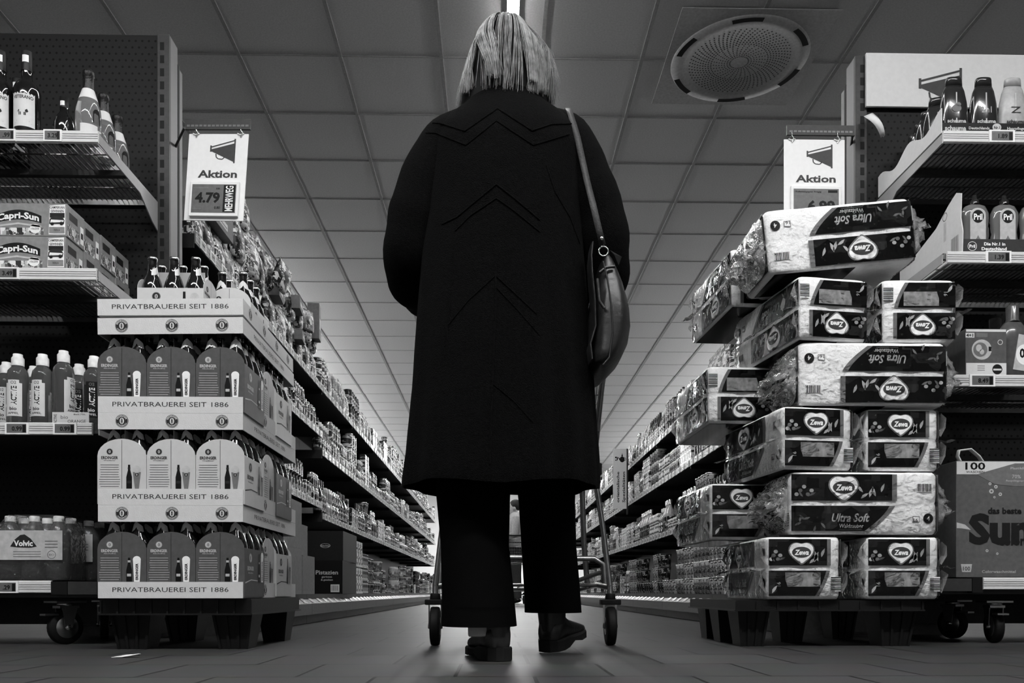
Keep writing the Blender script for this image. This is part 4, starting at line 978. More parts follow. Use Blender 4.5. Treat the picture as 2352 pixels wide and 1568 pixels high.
def zewa_pack(flip, seed, W, D):
    """16-roll pack; origin at the middle of its front bottom edge; film sealed at both +-X ends"""
    t = thing('toilet_paper_pack', '', 'toilet paper pack'); m = MB(); rings = []; lw = W > .4
    nL, nS = (4, 2) if lw else (2, 4)
    outline = []
    for side in range(4):
        n = nL if side % 2 == 0 else nS; ln = (W if side % 2 == 0 else D)
        for k in range(n * 6):
            q = (k + .5) / (n * 6); bump = .006 * abs(sin(pi * q * n)) ** .5 - .006
            if side == 0: outline.append((-W / 2 + ln * q, -bump))
            elif side == 1: outline.append((W / 2 + bump, ln * q))
            elif side == 2: outline.append((W / 2 - ln * q, D + bump))
            else: outline.append((-W / 2 - bump, D - ln * q))
    r_ = .022
    def rnd(p):
        x, y = p[0], p[1] - D / 2; ax, ay = abs(x) - (W / 2 - r_), abs(y) - (D / 2 - r_)
        if ax > 0 and ay > 0:
            l = math.hypot(ax, ay); q = min(1, r_ / l); return (math.copysign(W / 2 - r_ + ax * q, x), D / 2 + math.copysign(D / 2 - r_ + ay * q, y))
        return p
    outline = [rnd(p) for p in outline]
    for z, k in ((0.002, .965), (.006, .985), (.014, 1), (HP * .40, 1.0), (HP * .47, .994), (HP * .5, .986), (HP * .53, .994), (HP * .6, 1), (HP - .014, 1), (HP - .006, .985), (HP - .002, .965)):
        rings.append([(x * k, D / 2 + (y - D / 2) * k, z) for x, y in outline])
    m.loft(M_roll, rings, cap0=True, cap1=True); m.build('paper_rolls', t)
    m = MB()
    Lf = lambda k: (lambda a, b: (a, -.0012 - .0005 * k, b)); Lb = lambda k: (lambda a, b: (-a, D + .0012 + .0005 * k, b))
    Ll = lambda k: (lambda a, b: (-W / 2 - .0012 - .0005 * k, D / 2 - a, b)); Lr = lambda k: (lambda a, b: (W / 2 + .0012 + .0005 * k, D / 2 + a, b))
    wrapface(m, Lf, W, lw, flip, seed); wrapface(m, Lb, W, lw, flip, seed + 1); wrapface(m, Ll, D, not lw, flip, seed + 2); wrapface(m, Lr, D, not lw, flip, seed + 3)
    m.box(M_wrapd, -W * .45, W * .1, .02, D - .02, HP - .0015, HP + .0003); m.box(M_wrapd, -W * .45, W * .1, .02, D - .02, 0, .0015); m.build('printed_wrap', t)
    m = MB(); rr = random.Random(seed + 9); rings = []
    for z, k in ((.003, .98), (.02, 1.0), (HP * .3, 1.0), (HP * .5, 1.0), (HP * .7, 1.0), (HP - .02, 1.0), (HP - .003, .98)):
        rings.append([((x + math.copysign(.0045, x)) * k + rr.uniform(-.001, .001), D / 2 + ((y - D / 2) + math.copysign(.0045, y - D / 2)) * k + rr.uniform(-.0006, .0006), z + rr.uniform(-.001, .001)) for x, y in outline[::2]])
    m.loft(M_wfilm, rings, smooth=True); m.build('film_sleeve', t)
    dp = .050 if lw else .020
    m2 = MB(); m2.M = Matrix.Translation((-W / 2 - .005, 0, 0)); (gusset(m2, D, dp, seed, -1) if lw else film_fin(m2, D, -1, seed)); m2.build('film_end', t)
    m2 = MB(); m2.M = Matrix.Translation((W / 2 + .005, 0, 0)); (gusset(m2, D, dp * .8, seed + 5, 1) if lw else film_fin(m2, D, 1, seed + 5)); m2.build('film_end', t)
    return t
ZP = {(f, s, l): Proto(zewa_pack(f, s * 11 + 3, *((LP, SP) if l else (.235, .46)))) for f in (False, True) for s in (0, 1) for l in (True, False)}
ZUSED = set()
Z0 = .1515; ZH = .2055
zl = [Z0 + ZH * k for k in range(7)]
def px_x(px, Y): return at(px, 0, Y).x
def pk(x, Y, lvl, flip, s, lng, label, yaw=0, ry=0, dz=0):
    ZUSED.add((flip, s, lng)); r = ZP[(flip, s, lng)].put((x, Y, zl[lvl] + .0005 + dz), yaw, label); r.rotation_euler = (0, ry, yaw); return r
GZ = 'toilet paper pack'
pk(px_x(1847, 2.60), 2.60, 0, False, 0, False, GZ + ' in the bottom layer at the front left, short side facing out')
pk(px_x(2075, 2.60), 2.60, 0, False, 1, False, GZ + ' in the bottom layer at the front right, short side facing out')
pk(px_x(1985, 2.60), 2.60, 1, False, 0, True, GZ + ' in the second layer, long side with Ultra Soft lettering upright')
pk(px_x(1880, 2.60), 2.60, 2, False, 1, False, GZ + ' in the third layer at the front left, short side facing out', yaw=.12)
pk(px_x(2074, 2.62), 2.62, 2, False, 0, False, GZ + ' in the third layer at the front right, short side facing out')
pk(px_x(2005, 2.60), 2.60, 3, True, 0, True, GZ + ' in the fourth layer, long side out and upside down')
pk(px_x(1915, 2.60), 2.60, 4, True, 1, False, GZ + ' in the fifth layer at the front left, upside down', yaw=.15)
pk(px_x(2112, 2.61), 2.61, 4, True, 0, False, GZ + ' in the fifth layer at the front right, upside down', yaw=-.02)
pk(px_x(1937, 2.60), 2.60, 5, True, 1, True, GZ + ' on the very top of the pile, tilted and upside down', ry=-.10, dz=.028)
for lvl, x, yaw, fl in ((1, .875, .04, 'second'), (3, .865, .03, 'fourth'), (5, .945, .06, 'top')):
    for k in (0, 1):
        if lvl == 5 and k: continue
        pk(x + k * .30, 2.885, lvl, lvl > 2, k, False, GZ + ' behind the lengthwise one, %s, %s layer' % (['long side to the aisle', 'next to the shelving'][k], fl), yaw=yaw if k == 0 else 0)
for key, p_ in ZP.items():
    if not p_.used:
        for c in list(p_.root.children_recursive): bpy.data.objects.remove(c)
        bpy.data.objects.remove(p_.root)
pallet('black plastic pallet under the pile of toilet paper', (px_x(1905, 2.62), 2.62, 0), .60, .62, .150, [(-.235, .09, .10), (-.235, .33, .10), (.235, .09, .12), (-.02, .33, .10), (.235, .5, .1), (-.235, .54, .08)], deck=.03)
# ================================================================== aisle shelving, bay by bay
XL, XR = -1.22, 1.40; BL, BR_ = -1.02, 1.20; Y0A = 3.40; NB = 11; BAY = 1.25
M_shelf = mat('shelf_sheet', .025, .45, .2); M_kick = mat('plinth_paint', .09, .5); M_fascia = mat('base_fascia', .10, .5); M_railg = mat('grey_price_rail', .24, .4)
M_tagg = mat('grey_tag_frame', .34, .5, noise_amt=.03)
LEV = {-1: lambda b: (.19 - .025, (.764 if b < 2 else .696) + .04, (1.266 if b < 2 else 1.147) + .04, 1.60 + .04),
       1: lambda b: (.165, .6325 + .04, 1.08 + .04, 1.455 + .04)}
def bay_unit(side, b):
    xf, xb0 = (XL, BL) if side < 0 else (XR, BR_); s = -side            # s = direction of the aisle
    y0 = Y0A + b * BAY; back = xf + side * .46
    far = ['nearest', 'second', 'third', 'fourth', 'fifth', 'sixth', 'seventh', 'eighth', 'ninth', 'tenth', 'last'][b]
    t = thing('shelf_bay', '%s bay of the food shelving %s of the aisle' % (far, 'left' if side < 0 else 'right'), 'shelving', (0, y0, 0), 0)
    X = lambda a, c: (min(a, c), max(a, c))
    m = MB(); x0, x1 = X(back, back + side * .02); m.box(M_shelf, x0, x1, .001, BAY - .001, 0, (1.95 if side < 0 else 1.85)); m.build('back_panel', t)
    z = LEV[side](b); rr = random.Random(b * 2 + side)
    m = MB(); x0, x1 = X(xb0 - s * .03, back); m.box(M_shelf, x0, x1, .001, BAY - .001, z[0] - .03, z[0])
    x0, x1 = X(xb0, xb0 - s * .012); m.box(M_fascia, x0, x1, .002, BAY - .002, .052, .112)
    x0, x1 = X(xb0 - s * .03, xb0 - s * .04); m.box(M_kick, x0, x1, .002, BAY - .002, .002, .055)
    x0, x1 = X(xb0 - s * .04, back); m.box(M_kick, x0, x1, .0, .02, .0, z[0] - .03)
    bs = m.build('base', t)
    m = MB(); m.add([(xb0, .002, .112), (xb0, BAY - .002, .112), (xb0 - s * .05, BAY - .002, .152), (xb0 - s * .05, .002, .152)], [(0, 1, 2, 3)], M_fascia)
    m.build('price_rail', bs)
    for k in range(7):
        y = .05 + k * .172 + rr.uniform(-.02, .02); m = MB()
        P = lambda a, c: (xb0 - s * (.004 + .042 * c) + s * .0015, y + a, .1155 + .034 * c + .0015)
        m.add([P(0, 0), P(.07, 0), P(.07, 1), P(0, 1)], [(0, 1, 2, 3)], M_tagg)
        P2 = lambda a, c: (xb0 - s * (.004 + .042 * c) + s * .0022, y + a, .1155 + .034 * c + .0022)
        m.add([P2(.008, .12), P2(.062, .12), P2(.062, .88), P2(.008, .88)], [(0, 1, 2, 3)], M_lcd); m.build('price_tag', bs)
    for i in (1, 2, 3):
        zz = z[i]; m = MB(); x0, x1 = X(xf - s * .006, back); m.box(M_shelf, x0, x1, .002, BAY - .002, zz - .028, zz)
        m.box(M_shelf, x0, x1, .0, .004, zz - .06, zz - .028)
        sh = m.build('shelf', t)
        m = MB(); x0, x1 = X(xf, xf - s * .005); m.box(M_railg, x0, x1, .003, BAY - .003, zz - .040, zz + .004)
        x0, x1 = X(xf + s * .001, xf); m.box(M_rail, x0, x1, .003, BAY - .003, zz - .012, zz - .009); m.box(M_rail, x0, x1, .003, BAY - .003, zz - .03, zz - .027); m.build('price_rail', sh)
        n = 9 if b < 6 else 7
        for k in range(n):
            y = .03 + k * BAY / n + rr.uniform(0, .05)
            if y > BAY - .075: continue
            m = MB(); x0, x1 = X(xf + s * .001, xf + s * .004); m.box(M_white, x0, x1, y, y + .066, zz - .040, zz + .003)
            xx = xf + s * .0046; m.add([(xx, y + .009, zz - .033), (xx, y + .057, zz - .033), (xx, y + .057, zz - .004), (xx, y + .009, zz - .004)], [(0, 1, 2, 3)] if s > 0 else [(3, 2, 1, 0)], M_lcd)
            m.add([(xx + s * .0005, y + .02, zz - .022), (xx + s * .0005, y + .046, zz - .022), (xx + s * .0005, y + .046, zz - .014), (xx + s * .0005, y + .02, zz - .014)], [(0, 1, 2, 3)], M_black)
            m.build('price_tag', sh)
for b in range(NB): bay_unit(-1, b); bay_unit(1, b)

# ------------------------------------------------------------------ food packages: 10 kinds, several looks each
PR_ = lambda n, sh, sc=(60, 60, 60), sd=0: print_mat(n, sh, sc, sd)
inks = {
 'pale': PR_('pale_pack_print', [.8, .65, .8, .05, .75, .3], (30, 30, 45), 1), 'dark': PR_('dark_pack_print', [.01, .02, .55, .008, .05, .01], (32, 32, 40), 2),
 'mid': PR_('mid_pack_print', [.10, .2, .7, .08, .02, .22], (34, 34, 45), 3), 'striped': PR_('striped_pack_print', [.8, .02, .6, .05, .75, .01], (7, 7, 60), 4),
 'speckled': PR_('speckled_pack_print', [.85, .02, .45, .01, .7, .12], (45, 45, 60), 5)}
M_lidd = mat('dark_lid', .02, .3); M_lidw = mat('pale_lid', .65, .35); M_lidm = mat('metal_lid', .5, .25, .9)
M_food = [mat('preserve_dark', .03, .1, coat=.6), mat('preserve_mid', .14, .1, coat=.6), mat('preserve_pale', .4, .1, coat=.6)]
def simple(name): return thing(name, '', '')
def P_jar(ink, lid, food, r, h):
    m = MB(); m.lathe(M_food[food], [(0, 0), (r * .9, 0), (r, .005), (r, h * .76), (r * .82, h * .87), (r * .82, h * .9)], 14)
    m.lathe(lid, [(r * .88, h * .86), (r * .88, h * .985), (r * .84, h), (0, h)], 14); m.lathe(ink, [(r * 1.015, h * .12), (r * 1.015, h * .66)], 14); return m
def P_bottle(ink, lid, food, r, h):
    m = MB(); m.lathe(M_food[food], [(0, 0), (r, 0), (r, h * .55), (r * .7, h * .68), (r * .38, h * .78), (r * .36, h * .86)], 14)
    m.lathe(lid, [(r * .45, h * .84), (r * .45, h * .99), (0, h)], 12); m.lathe(ink, [(r * 1.015, h * .10), (r * 1.015, h * .48)], 14); return m
def P_can(ink, r, h):
    m = MB(); m.lathe(M_lidm, [(0, .002), (r, 0), (r, .004), (r * .97, .006)], 14); m.lathe(ink, [(r * .97, .006), (r * .97, h - .006)], 14); m.lathe(M_lidm, [(r * .97, h - .006), (r, h - .004), (r, h), (r * .94, h - .003), (0, h - .003)], 14); return m
def P_cup(ink, lid, r, h):
    m = MB(); m.lathe(ink, [(0, 0), (r * .78, 0), (r * .97, h - .008)], 14); m.lathe(lid, [(r * .97, h - .01), (r, h - .008), (r, h), (0, h + .001)], 14); return m
def P_box(ink, w, d, h):
    m = MB(); m.box(ink, -w / 2, w / 2, 0, d, 0, h); m.rect(M_white, fr_front(-.0006), -w * .3, w * .3, h * .62, h * .82); m.rect(M_black, fr_front(-.001), -w * .22, w * .22, h * .68, h * .76); return m
def P_pouch(ink, w, h, d):
    m = MB(); rings = []
    for q, dd, ww in ((0, .6, .96), (.08, .95, 1), (.35, 1, 1), (.65, .8, 1), (.86, .25, 1), (.9, .06, 1), (1, .04, 1)):
        rings.append([(w / 2 * ww * cos(a) * min(1.15, 1 / max(abs(cos(a)), abs(sin(a)))), d / 2 + d / 2 * dd * sin(a), h * q) for a in [2 * pi * k / 14 for k in range(14)]])
    m.loft(ink, rings, cap0=True, cap1=True); return m
def P_tray(ink, w, d, h, n):
    m = MB(); th = .002; m.box(M_card, -w / 2, w / 2, 0, d, 0, th)
    for a in ((-w / 2, w / 2, 0, th), (-w / 2, w / 2, d - th, d), (-w / 2, -w / 2 + th, 0, d), (w / 2 - th, w / 2, 0, d)): m.box(ink if a[3] == th else M_card, a[0], a[1], a[2], a[3], 0, h)
    return m
KINDS = {}
def reg(kind, cat, desc, short, mb, w, h, d, stack): KINDS.setdefault(kind, []).append([Proto(mb.build(kind)), desc, short, w, h, d, stack, cat])
lids = [(M_lidd, 'dark'), (M_lidw, 'white'), (M_lidm, 'metal')]
k = 0
for (r, h) in ((.034, .105), (.042, .145)):
    for (lm, ln), ink, food in zip(lids, ('pale', 'mid', 'striped'), (0, 2, 1)):
        reg('food_jar', 'jar', '%s %s-lidded glass jar' % ('small' if h < .12 else 'big', ln), '%s-lidded jars' % ln, P_jar(inks[ink], lm, food, r, h), 2 * r + .004, h, 2 * r + .004, 2)
for (lm, ln), ink, food, h in zip(lids, ('pale', 'speckled', 'dark'), (0, 1, 2), (.25, .22, .27)):
    reg('sauce_bottle', 'bottle', '%s-capped sauce bottle' % ln, '%s-capped bottles' % ln, P_bottle(inks[ink], lm, food, .033, h), .070, h, .07, 1)
for ink, r, h in (('pale', .037, .108), ('dark', .037, .108), ('striped', .05, .12), ('speckled', .042, .075)):
    reg('tin_can', 'can', '%s %s tin can' % (ink, 'wide' if r > .04 else 'tall'), '%s cans' % ink, P_can(inks[ink], r, h), 2 * r + .003, h, 2 * r, 3)
for ink, (lm, ln) in zip(('dark', 'mid', 'pale'), lids):
    reg('noodle_cup', 'cup', '%s noodle cup with %s lid' % (ink, ln), '%s cups' % ink, P_cup(inks[ink], lm, .045, .10), .094, .102, .094, 3)
for ink, w, d, h in (('pale', .09, .05, .20), ('dark', .12, .06, .17), ('mid', .15, .06, .12), ('striped', .07, .05, .15), ('speckled', .10, .05, .22)):
    reg('food_carton', 'carton', '%s %s carton' % (ink, 'upright' if h > w * 1.5 else 'low'), '%s cartons' % ink, P_box(inks[ink], w, d, h), w + .003, h, d, 1 if h > .16 else 2)
for ink, w, h, d in (('pale', .13, .19, .06), ('speckled', .12, .17, .055), ('dark', .14, .20, .06)):
    reg('food_pouch', 'pouch', '%s standing pouch' % ink, '%s pouches' % ink, P_pouch(inks[ink], w, h, d), w + .004, h, d, 1)
for ink, w, h, d in (('speckled', .19, .27, .09), ('pale', .18, .25, .09), ('mid', .2, .26, .09)):
    reg('snack_bag', 'bag', '%s snack bag' % ink, '%s bags' % ink, P_pouch(inks[ink], w, h, d), w + .0, h, d, 1)
for (lm, ln), ink, food in zip(lids, ('speckled', 'pale', 'dark'), (0, 1, 2)):
    reg('spice_jar', 'jar', 'little %s-lidded spice jar' % ln, '%s-lidded spice jars' % ln, P_jar(inks[ink], lm, food, .024, .095), .052, .095, .052, 2)
for ink, h in (('dark', .24), ('striped', .21)):
    reg('snack_tube', 'tube', '%s snack tube' % ink, '%s tubes' % ink, P_can(inks[ink], .04, h), .084, h, .084, 1)
COUNT = {k_: 0 for k_ in KINDS}; LAB = set()
shelfname = ['bottom', 'lower', 'middle', 'top']
def words(n): return len(n.split())
rs = random.Random(11); plan = []          # blocks first, then labels that name the neighbours
def stock(side, lvl, ya, yb, z, xf, maxh, wts, rows=1, inset=.01):
    y = ya; prev = None; names = list(wts)
    while y < yb - .06:
        ok = [n for n in names if COUNT[n] < 268] or [n for n in COUNT if COUNT[n] < 268 and min(v[4] for v in KINDS[n]) < maxh]
        kd = rs.choices(ok, [wts.get(n, 1) for n in ok])[0]; vi = rs.randrange(len(KINDS[kd])); V = KINDS[kd][vi]
        if V[4] > maxh or (kd, vi) == prev: continue
        nf = max(1, int(rs.uniform(.22, .50) / V[3])); nf = min(nf, int((yb - y) / V[3]))
        if nf < 1: y += .03; prev = None; continue
        st = min(V[6], int(maxh / V[4])); st = st if rs.random() < .75 else 1
        plan.append((side, lvl, y, z, xf, kd, vi, nf, max(1, st), rows, inset)); y += nf * V[3] + rs.uniform(.002, .012); prev = (kd, vi); COUNT[kd] += nf * max(1, st)
wT = dict(snack_bag=3, food_pouch=2, sauce_bottle=1.5, food_carton=2, snack_tube=1.5, food_jar=2)
wM = dict(food_jar=4, spice_jar=2.5, sauce_bottle=1.8, food_carton=1.5, noodle_cup=.6, tin_can=1.5)
wB = dict(tin_can=4, food_jar=3, noodle_cup=2.5, food_carton=2, sauce_bottle=.6)
for side, xf, xb in ((-1, XL, BL), (1, XR, BR_)):
    s = -side
    for b in range(NB):
        z = LEV[side](b); y0 = Y0A + b * BAY + .012; y1 = y0 + BAY - .024
        mh = [z[1] - z[0] - .05, z[2] - z[1] - .05, z[3] - z[2] - .05, .33 if b > 1 else .30]
        # things placed by hand in the first bays leave gaps there
        for lvl in range(4):
            if side < 0 and lvl == 0 and b < 3: continue
            if side < 0 and lvl == 3 and b < 2: continue
            wts = wT if lvl == 3 else (wB if lvl == 0 else wM)
            if side < 0 and lvl == 3 and b > 3: wts = dict(food_jar=4, tin_can=2, sauce_bottle=1, food_carton=1)
            if side > 0 and lvl == 3 and b > 4: wts = dict(snack_tube=2, food_carton=3, snack_bag=1, food_pouch=1, sauce_bottle=1)
            stock(side, lvl, y0, y1, z[lvl] + .0005, (xb - s * .055) if lvl == 0 else xf, mh[lvl], wts)
            # a second storey of goods low down where the gap is tall
            if lvl == 0:
                pass
for pi_, (side, lvl, y, z, xf, kd, vi, nf, st, rows, inset) in enumerate(plan):
    V = KINDS[kd][vi]; s = -side; rz = pi / 2 if side < 0 else -pi / 2
    def nb(d):
        q = pi_ + d
        if 0 <= q < len(plan) and plan[q][0] == side and plan[q][1] == lvl: return KINDS[plan[q][5]][plan[q][6]][2]
        return None
    a, c = nb(-1), nb(1)
    side_w = 'left' if side < 0 else 'right'; dist = ['near', 'middle', 'far'][min(2, int((y - Y0A) / 4.7))]
    base = '%s, %s %s shelf' % (V[1], shelfname[lvl], side_w)
    opts = []
    if c: opts.append(base + ', before %s' % c)
    if a: opts.append(base + ', behind %s' % a)
    if a and c: opts.append(base + ', between %s and %s' % (a, c))
    opts.append(base + ', %s part' % dist)
    bayw = ['nearest', 'second', 'third', 'fourth', 'fifth', 'sixth', 'seventh', 'eighth', 'ninth', 'tenth', 'last'][min(10, int((y - Y0A) / BAY))]
    opts.append(base + ' of the %s bay' % bayw)
    if c: opts.append(base + ' of the %s bay, before %s' % (bayw, c))
    if a: opts.append(base + ' of the %s bay, behind %s' % (bayw, a))
    lab = next((o for o in opts if o not in LAB and words(o) <= 16), None)
    if lab is None: lab = opts[-1]
    LAB.add(lab)
    n = nf * st
    for i in range(nf):
        for j in range(st):
            yy = y + V[3] * (i + .5); xx = xf - s * (inset + (V[5] / 2 if kd in ('food_jar', 'sauce_bottle', 'tin_can', 'noodle_cup', 'spice_jar', 'snack_tube') else 0) + rs.uniform(0, .008))
            o = V[0].put((xx, yy, z + j * (V[4] + .0008)), rz + (rs.uniform(-.2, .2) if kd in ('food_jar', 'sauce_bottle', 'tin_can', 'noodle_cup', 'spice_jar', 'snack_tube') else rs.uniform(-.03, .03)), lab, lab + ' group')
            o['category'] = V[7]
            if n == 1 and 'group' in o: del o['group']
for kd in KINDS:                                       # looks that were never placed are removed again
    for V in KINDS[kd]:
        if not V[0].used: bpy.data.objects.remove(V[0].root)
print('COUNTS', COUNT, 'blocks', len(plan))

# ------------------------------------------------------------------ nearest goods on the left, placed one by one
zt = LEV[-1](0)[3] + .0005
def one(kind, cat, label, mb, x, y, z, rz=pi / 2, rx=0, ry=0, parts=()):
    o = mb.build(kind); o.location = (x, y, z); o.rotation_euler = (rx, ry, rz); tag(o, label, cat)
    for nm, pm in parts: pm.build(nm, o)
    return o
M_kraft = mat('kraft_box', .17, .7)
adj = ['striped', 'pale', 'speckled', 'mid grey', 'dark']
for k in range(7):
    ink = ['pale', 'speckled', 'pale', 'mid', 'pale', 'speckled', 'mid'][k]
    one('food_pouch', 'pouch', '%s flat pouch, %s from the hanging price sign on the top left shelf' % (ink, ['first', 'second', 'third', 'fourth', 'fifth', 'sixth', 'seventh'][k]), P_pouch(inks[ink], .135, .16, .06), XL - .015, 3.50 + k * .145, zt)
m = MB(); m.box(M_kraft, -.12, .12, 0, .17, 0, .10); q = MB(); q.rect(M_card, fr_front(-.0006), -.10, .04, .02, .05); q.rect(M_ink, fr_front(-.001), -.09, .03, .028, .034)
one('cardboard_box', 'box', 'mid grey cardboard box laid on the pouches behind the price sign', m, XL - .004, 3.78, zt + .165, parts=(('box_print', q),))
for k, (y, dz, sc, a) in enumerate(((4.10, .165, 1, .1), (4.28, .16, 1.05, -.2), (4.46, .15, 1, .15), (4.66, .0, 1, .05), (4.86, .0, 1, -.1), (5.06, .0, 1, .1), (4.02, .36, .8, .3), (4.22, .38, .8, -.1), (5.3, .0, 1.0, 0), (5.52, .0, 1.0, .1), (5.72, 0, .9, 0), (4.50, .24, .9, .1), (4.70, .225, .95, -.1), (4.90, .235, .9, .2), (5.12, .22, .95, 0), (5.34, .225, .9, .1), (5.56, .22, .9, -.1), (5.76, .20, .85, .1))):
    ink = ['speckled', 'pale', 'speckled'][k % 3]
    one('snack_bag', 'bag', '%s glossy snack bag, %s in the heap, top left shelf' % (ink, ['first', 'second', 'third', 'fourth', 'fifth', 'sixth', 'topmost front', 'topmost rear', 'ninth', 'tenth', 'last of the lower row', 'first of the upper row', 'second of the upper row', 'third of the upper row', 'fourth of the upper row', 'fifth of the upper row', 'sixth of the upper row', 'last of the upper row'][k]), P_pouch(inks[ink], .17 * sc, .22 * sc, .08), XL - .01 - (.02 if dz > .3 else 0), y, zt + dz + .001, pi / 2 + a)
for k, (px, py, Y, w, h, rot) in enumerate(((645, 622, 4.5, .12, .16, .5), (712, 735, 5.5, .12, .14, .0))):
    p = at(px, py, Y); m = P_pouch(inks['dark'] if k == 0 else inks['mid'], w, h, .04)
    one('coffee_pouch', 'pouch', '%s pouch sticking out over the edge of the top left shelf' % ['large dark tilted', 'upright grey'][k], m, p.x, Y, p.z - h / 2, pi / 2 - .4, rx=0, ry=rot)
for k, (px, py, Y, w, d, h) in enumerate(((655, 672, 4.75, .16, .10, .085), (700, 702, 5.15, .15, .10, .08), (742, 742, 5.7, .10, .08, .24), (705, 775, 5.2, .13, .05, .06))):
    p = at(px, py, Y); m = MB(); m.box(M_kraft if k != 2 else M_ink, -w / 2, w / 2, 0, d, 0, h); q = MB(); q.rect(M_card, fr_front(-.0006), -w * .3, w * .3, h * .3, h * .6)
    one('display_box', 'display box', '%s box standing on top of the goods, top left shelf' % ['dark near', 'dark middle', 'tall rounded far', 'small low'][k], m, p.x - .02, Y, p.z - h / 2, pi / 2 + .1, parts=(('box_label', q),))
# bottom left: big dark cartons of pistachios and plain boxes
zb_ = LEV[-1](0)[0] + .0005; xb_ = BL - .055
def carton(label, y, z, w, h, d, mt, txt=None, over=0, cat='box', oval=False, logo=None, x=None, name='cardboard_box'):
    m = MB(); m.box(mt, 0, d, 0, w, 0, h) if False else m.box(mt, -w / 2, w / 2, 0, d, 0, h); q = MB()
    end = lambda a, b: (w / 2 * 0 + a, -.0006, b)
    o = m.build(name); o.location = ((x if x is not None else xb_) , y, z); tag(o, label, cat); o.rotation_euler = (0, 0, 0)
    if txt:
        q = MB()
        for t_, cx, cy, hh, ww, mm_ in txt: q.text(mm_, fr_front(-.0008), t_, cx, cy, hh, w=ww, bold=.03)
        if oval: q.ringp(M_silver, fr_front(-.0008), 0, h * .5, .013, .015, 24, asp=2.3)
        q.rect(M_card, fr_front(-.0006), w * .12, w * .40, h * .05, h * .28) if logo else None
        if logo:
            for k in range(9): q.rect(M_black, fr_front(-.001), w * (.15 + .025 * k), w * (.16 + .025 * k), h * .09, h * .25)
        q.build('box_print', o)
    return o
carton('plain kraft cardboard box at floor level just behind the beer stack', 4.14, zb_, .22, .24, .30, M_kraft, x=-1.14)
carton('plain kraft cardboard box on top of the one just behind the beer stack', 4.14, zb_ + .2405, .22, .245, .30, M_kraft, x=-1.14)
carton('small kraft box left of the black pistachio carton, bottom left shelf', 4.56, zb_, .20, .215, .29, M_kraft, x=-1.15)
carton('small kraft box on top of another, left of the black pistachio carton', 4.56, zb_ + .2155, .18, .175, .24, M_kraft, x=-1.17)
M_bcart = mat('black_carton', .004, .5)
carton('black carton lettered pistazien on the bottom left shelf', 5.60, zb_, .21, .225, .30, M_bcart, [('Pistazien', .0, .145, .028, .15, M_silver), ('geröstet', .0, .115, .012, .07, M_silver), ('& gesalzen', .0, .095, .012, .08, M_silver)], logo=True, x=-1.13)
c2 = carton('dark carton with an oval logo standing on the black pistachio carton', 5.62, zb_ + .2255, .24, .20, .55, mat('dark_grey_carton', .012, .5), [('Beste Ernte', 0, .10, .012, .052, M_silver)], oval=True, x=-1.145)
carton('dark carton behind the black pistachio carton, bottom left shelf', 5.905, zb_, .20, .225, .28, M_bcart, x=-1.13)
for k in range(5):
    for j in range(2):
        m = P_box(inks['pale'], .10, .25, .20); one('snack_carton', 'carton', 'tall pale snack carton, %s of the %s row after the dark cartons' % (['first', 'second', 'third', 'fourth', 'last'][k], ['lower', 'upper'][j]), m, BL - .057, 6.27 + k * .112, zb_ + j * .2105)
for k in range(4):
    for j in range(3):
        V = KINDS['tin_can'][0]
        if V[0].used:
            o = V[0].put((BL - .095, 6.84 + k * .078, zb_ + j * .1095), pi / 2, 'pale tin can stacked three high beside the pale snack cartons', 'cans beside the snack cartons'); o['category'] = 'can'; COUNT['tin_can'] += 1
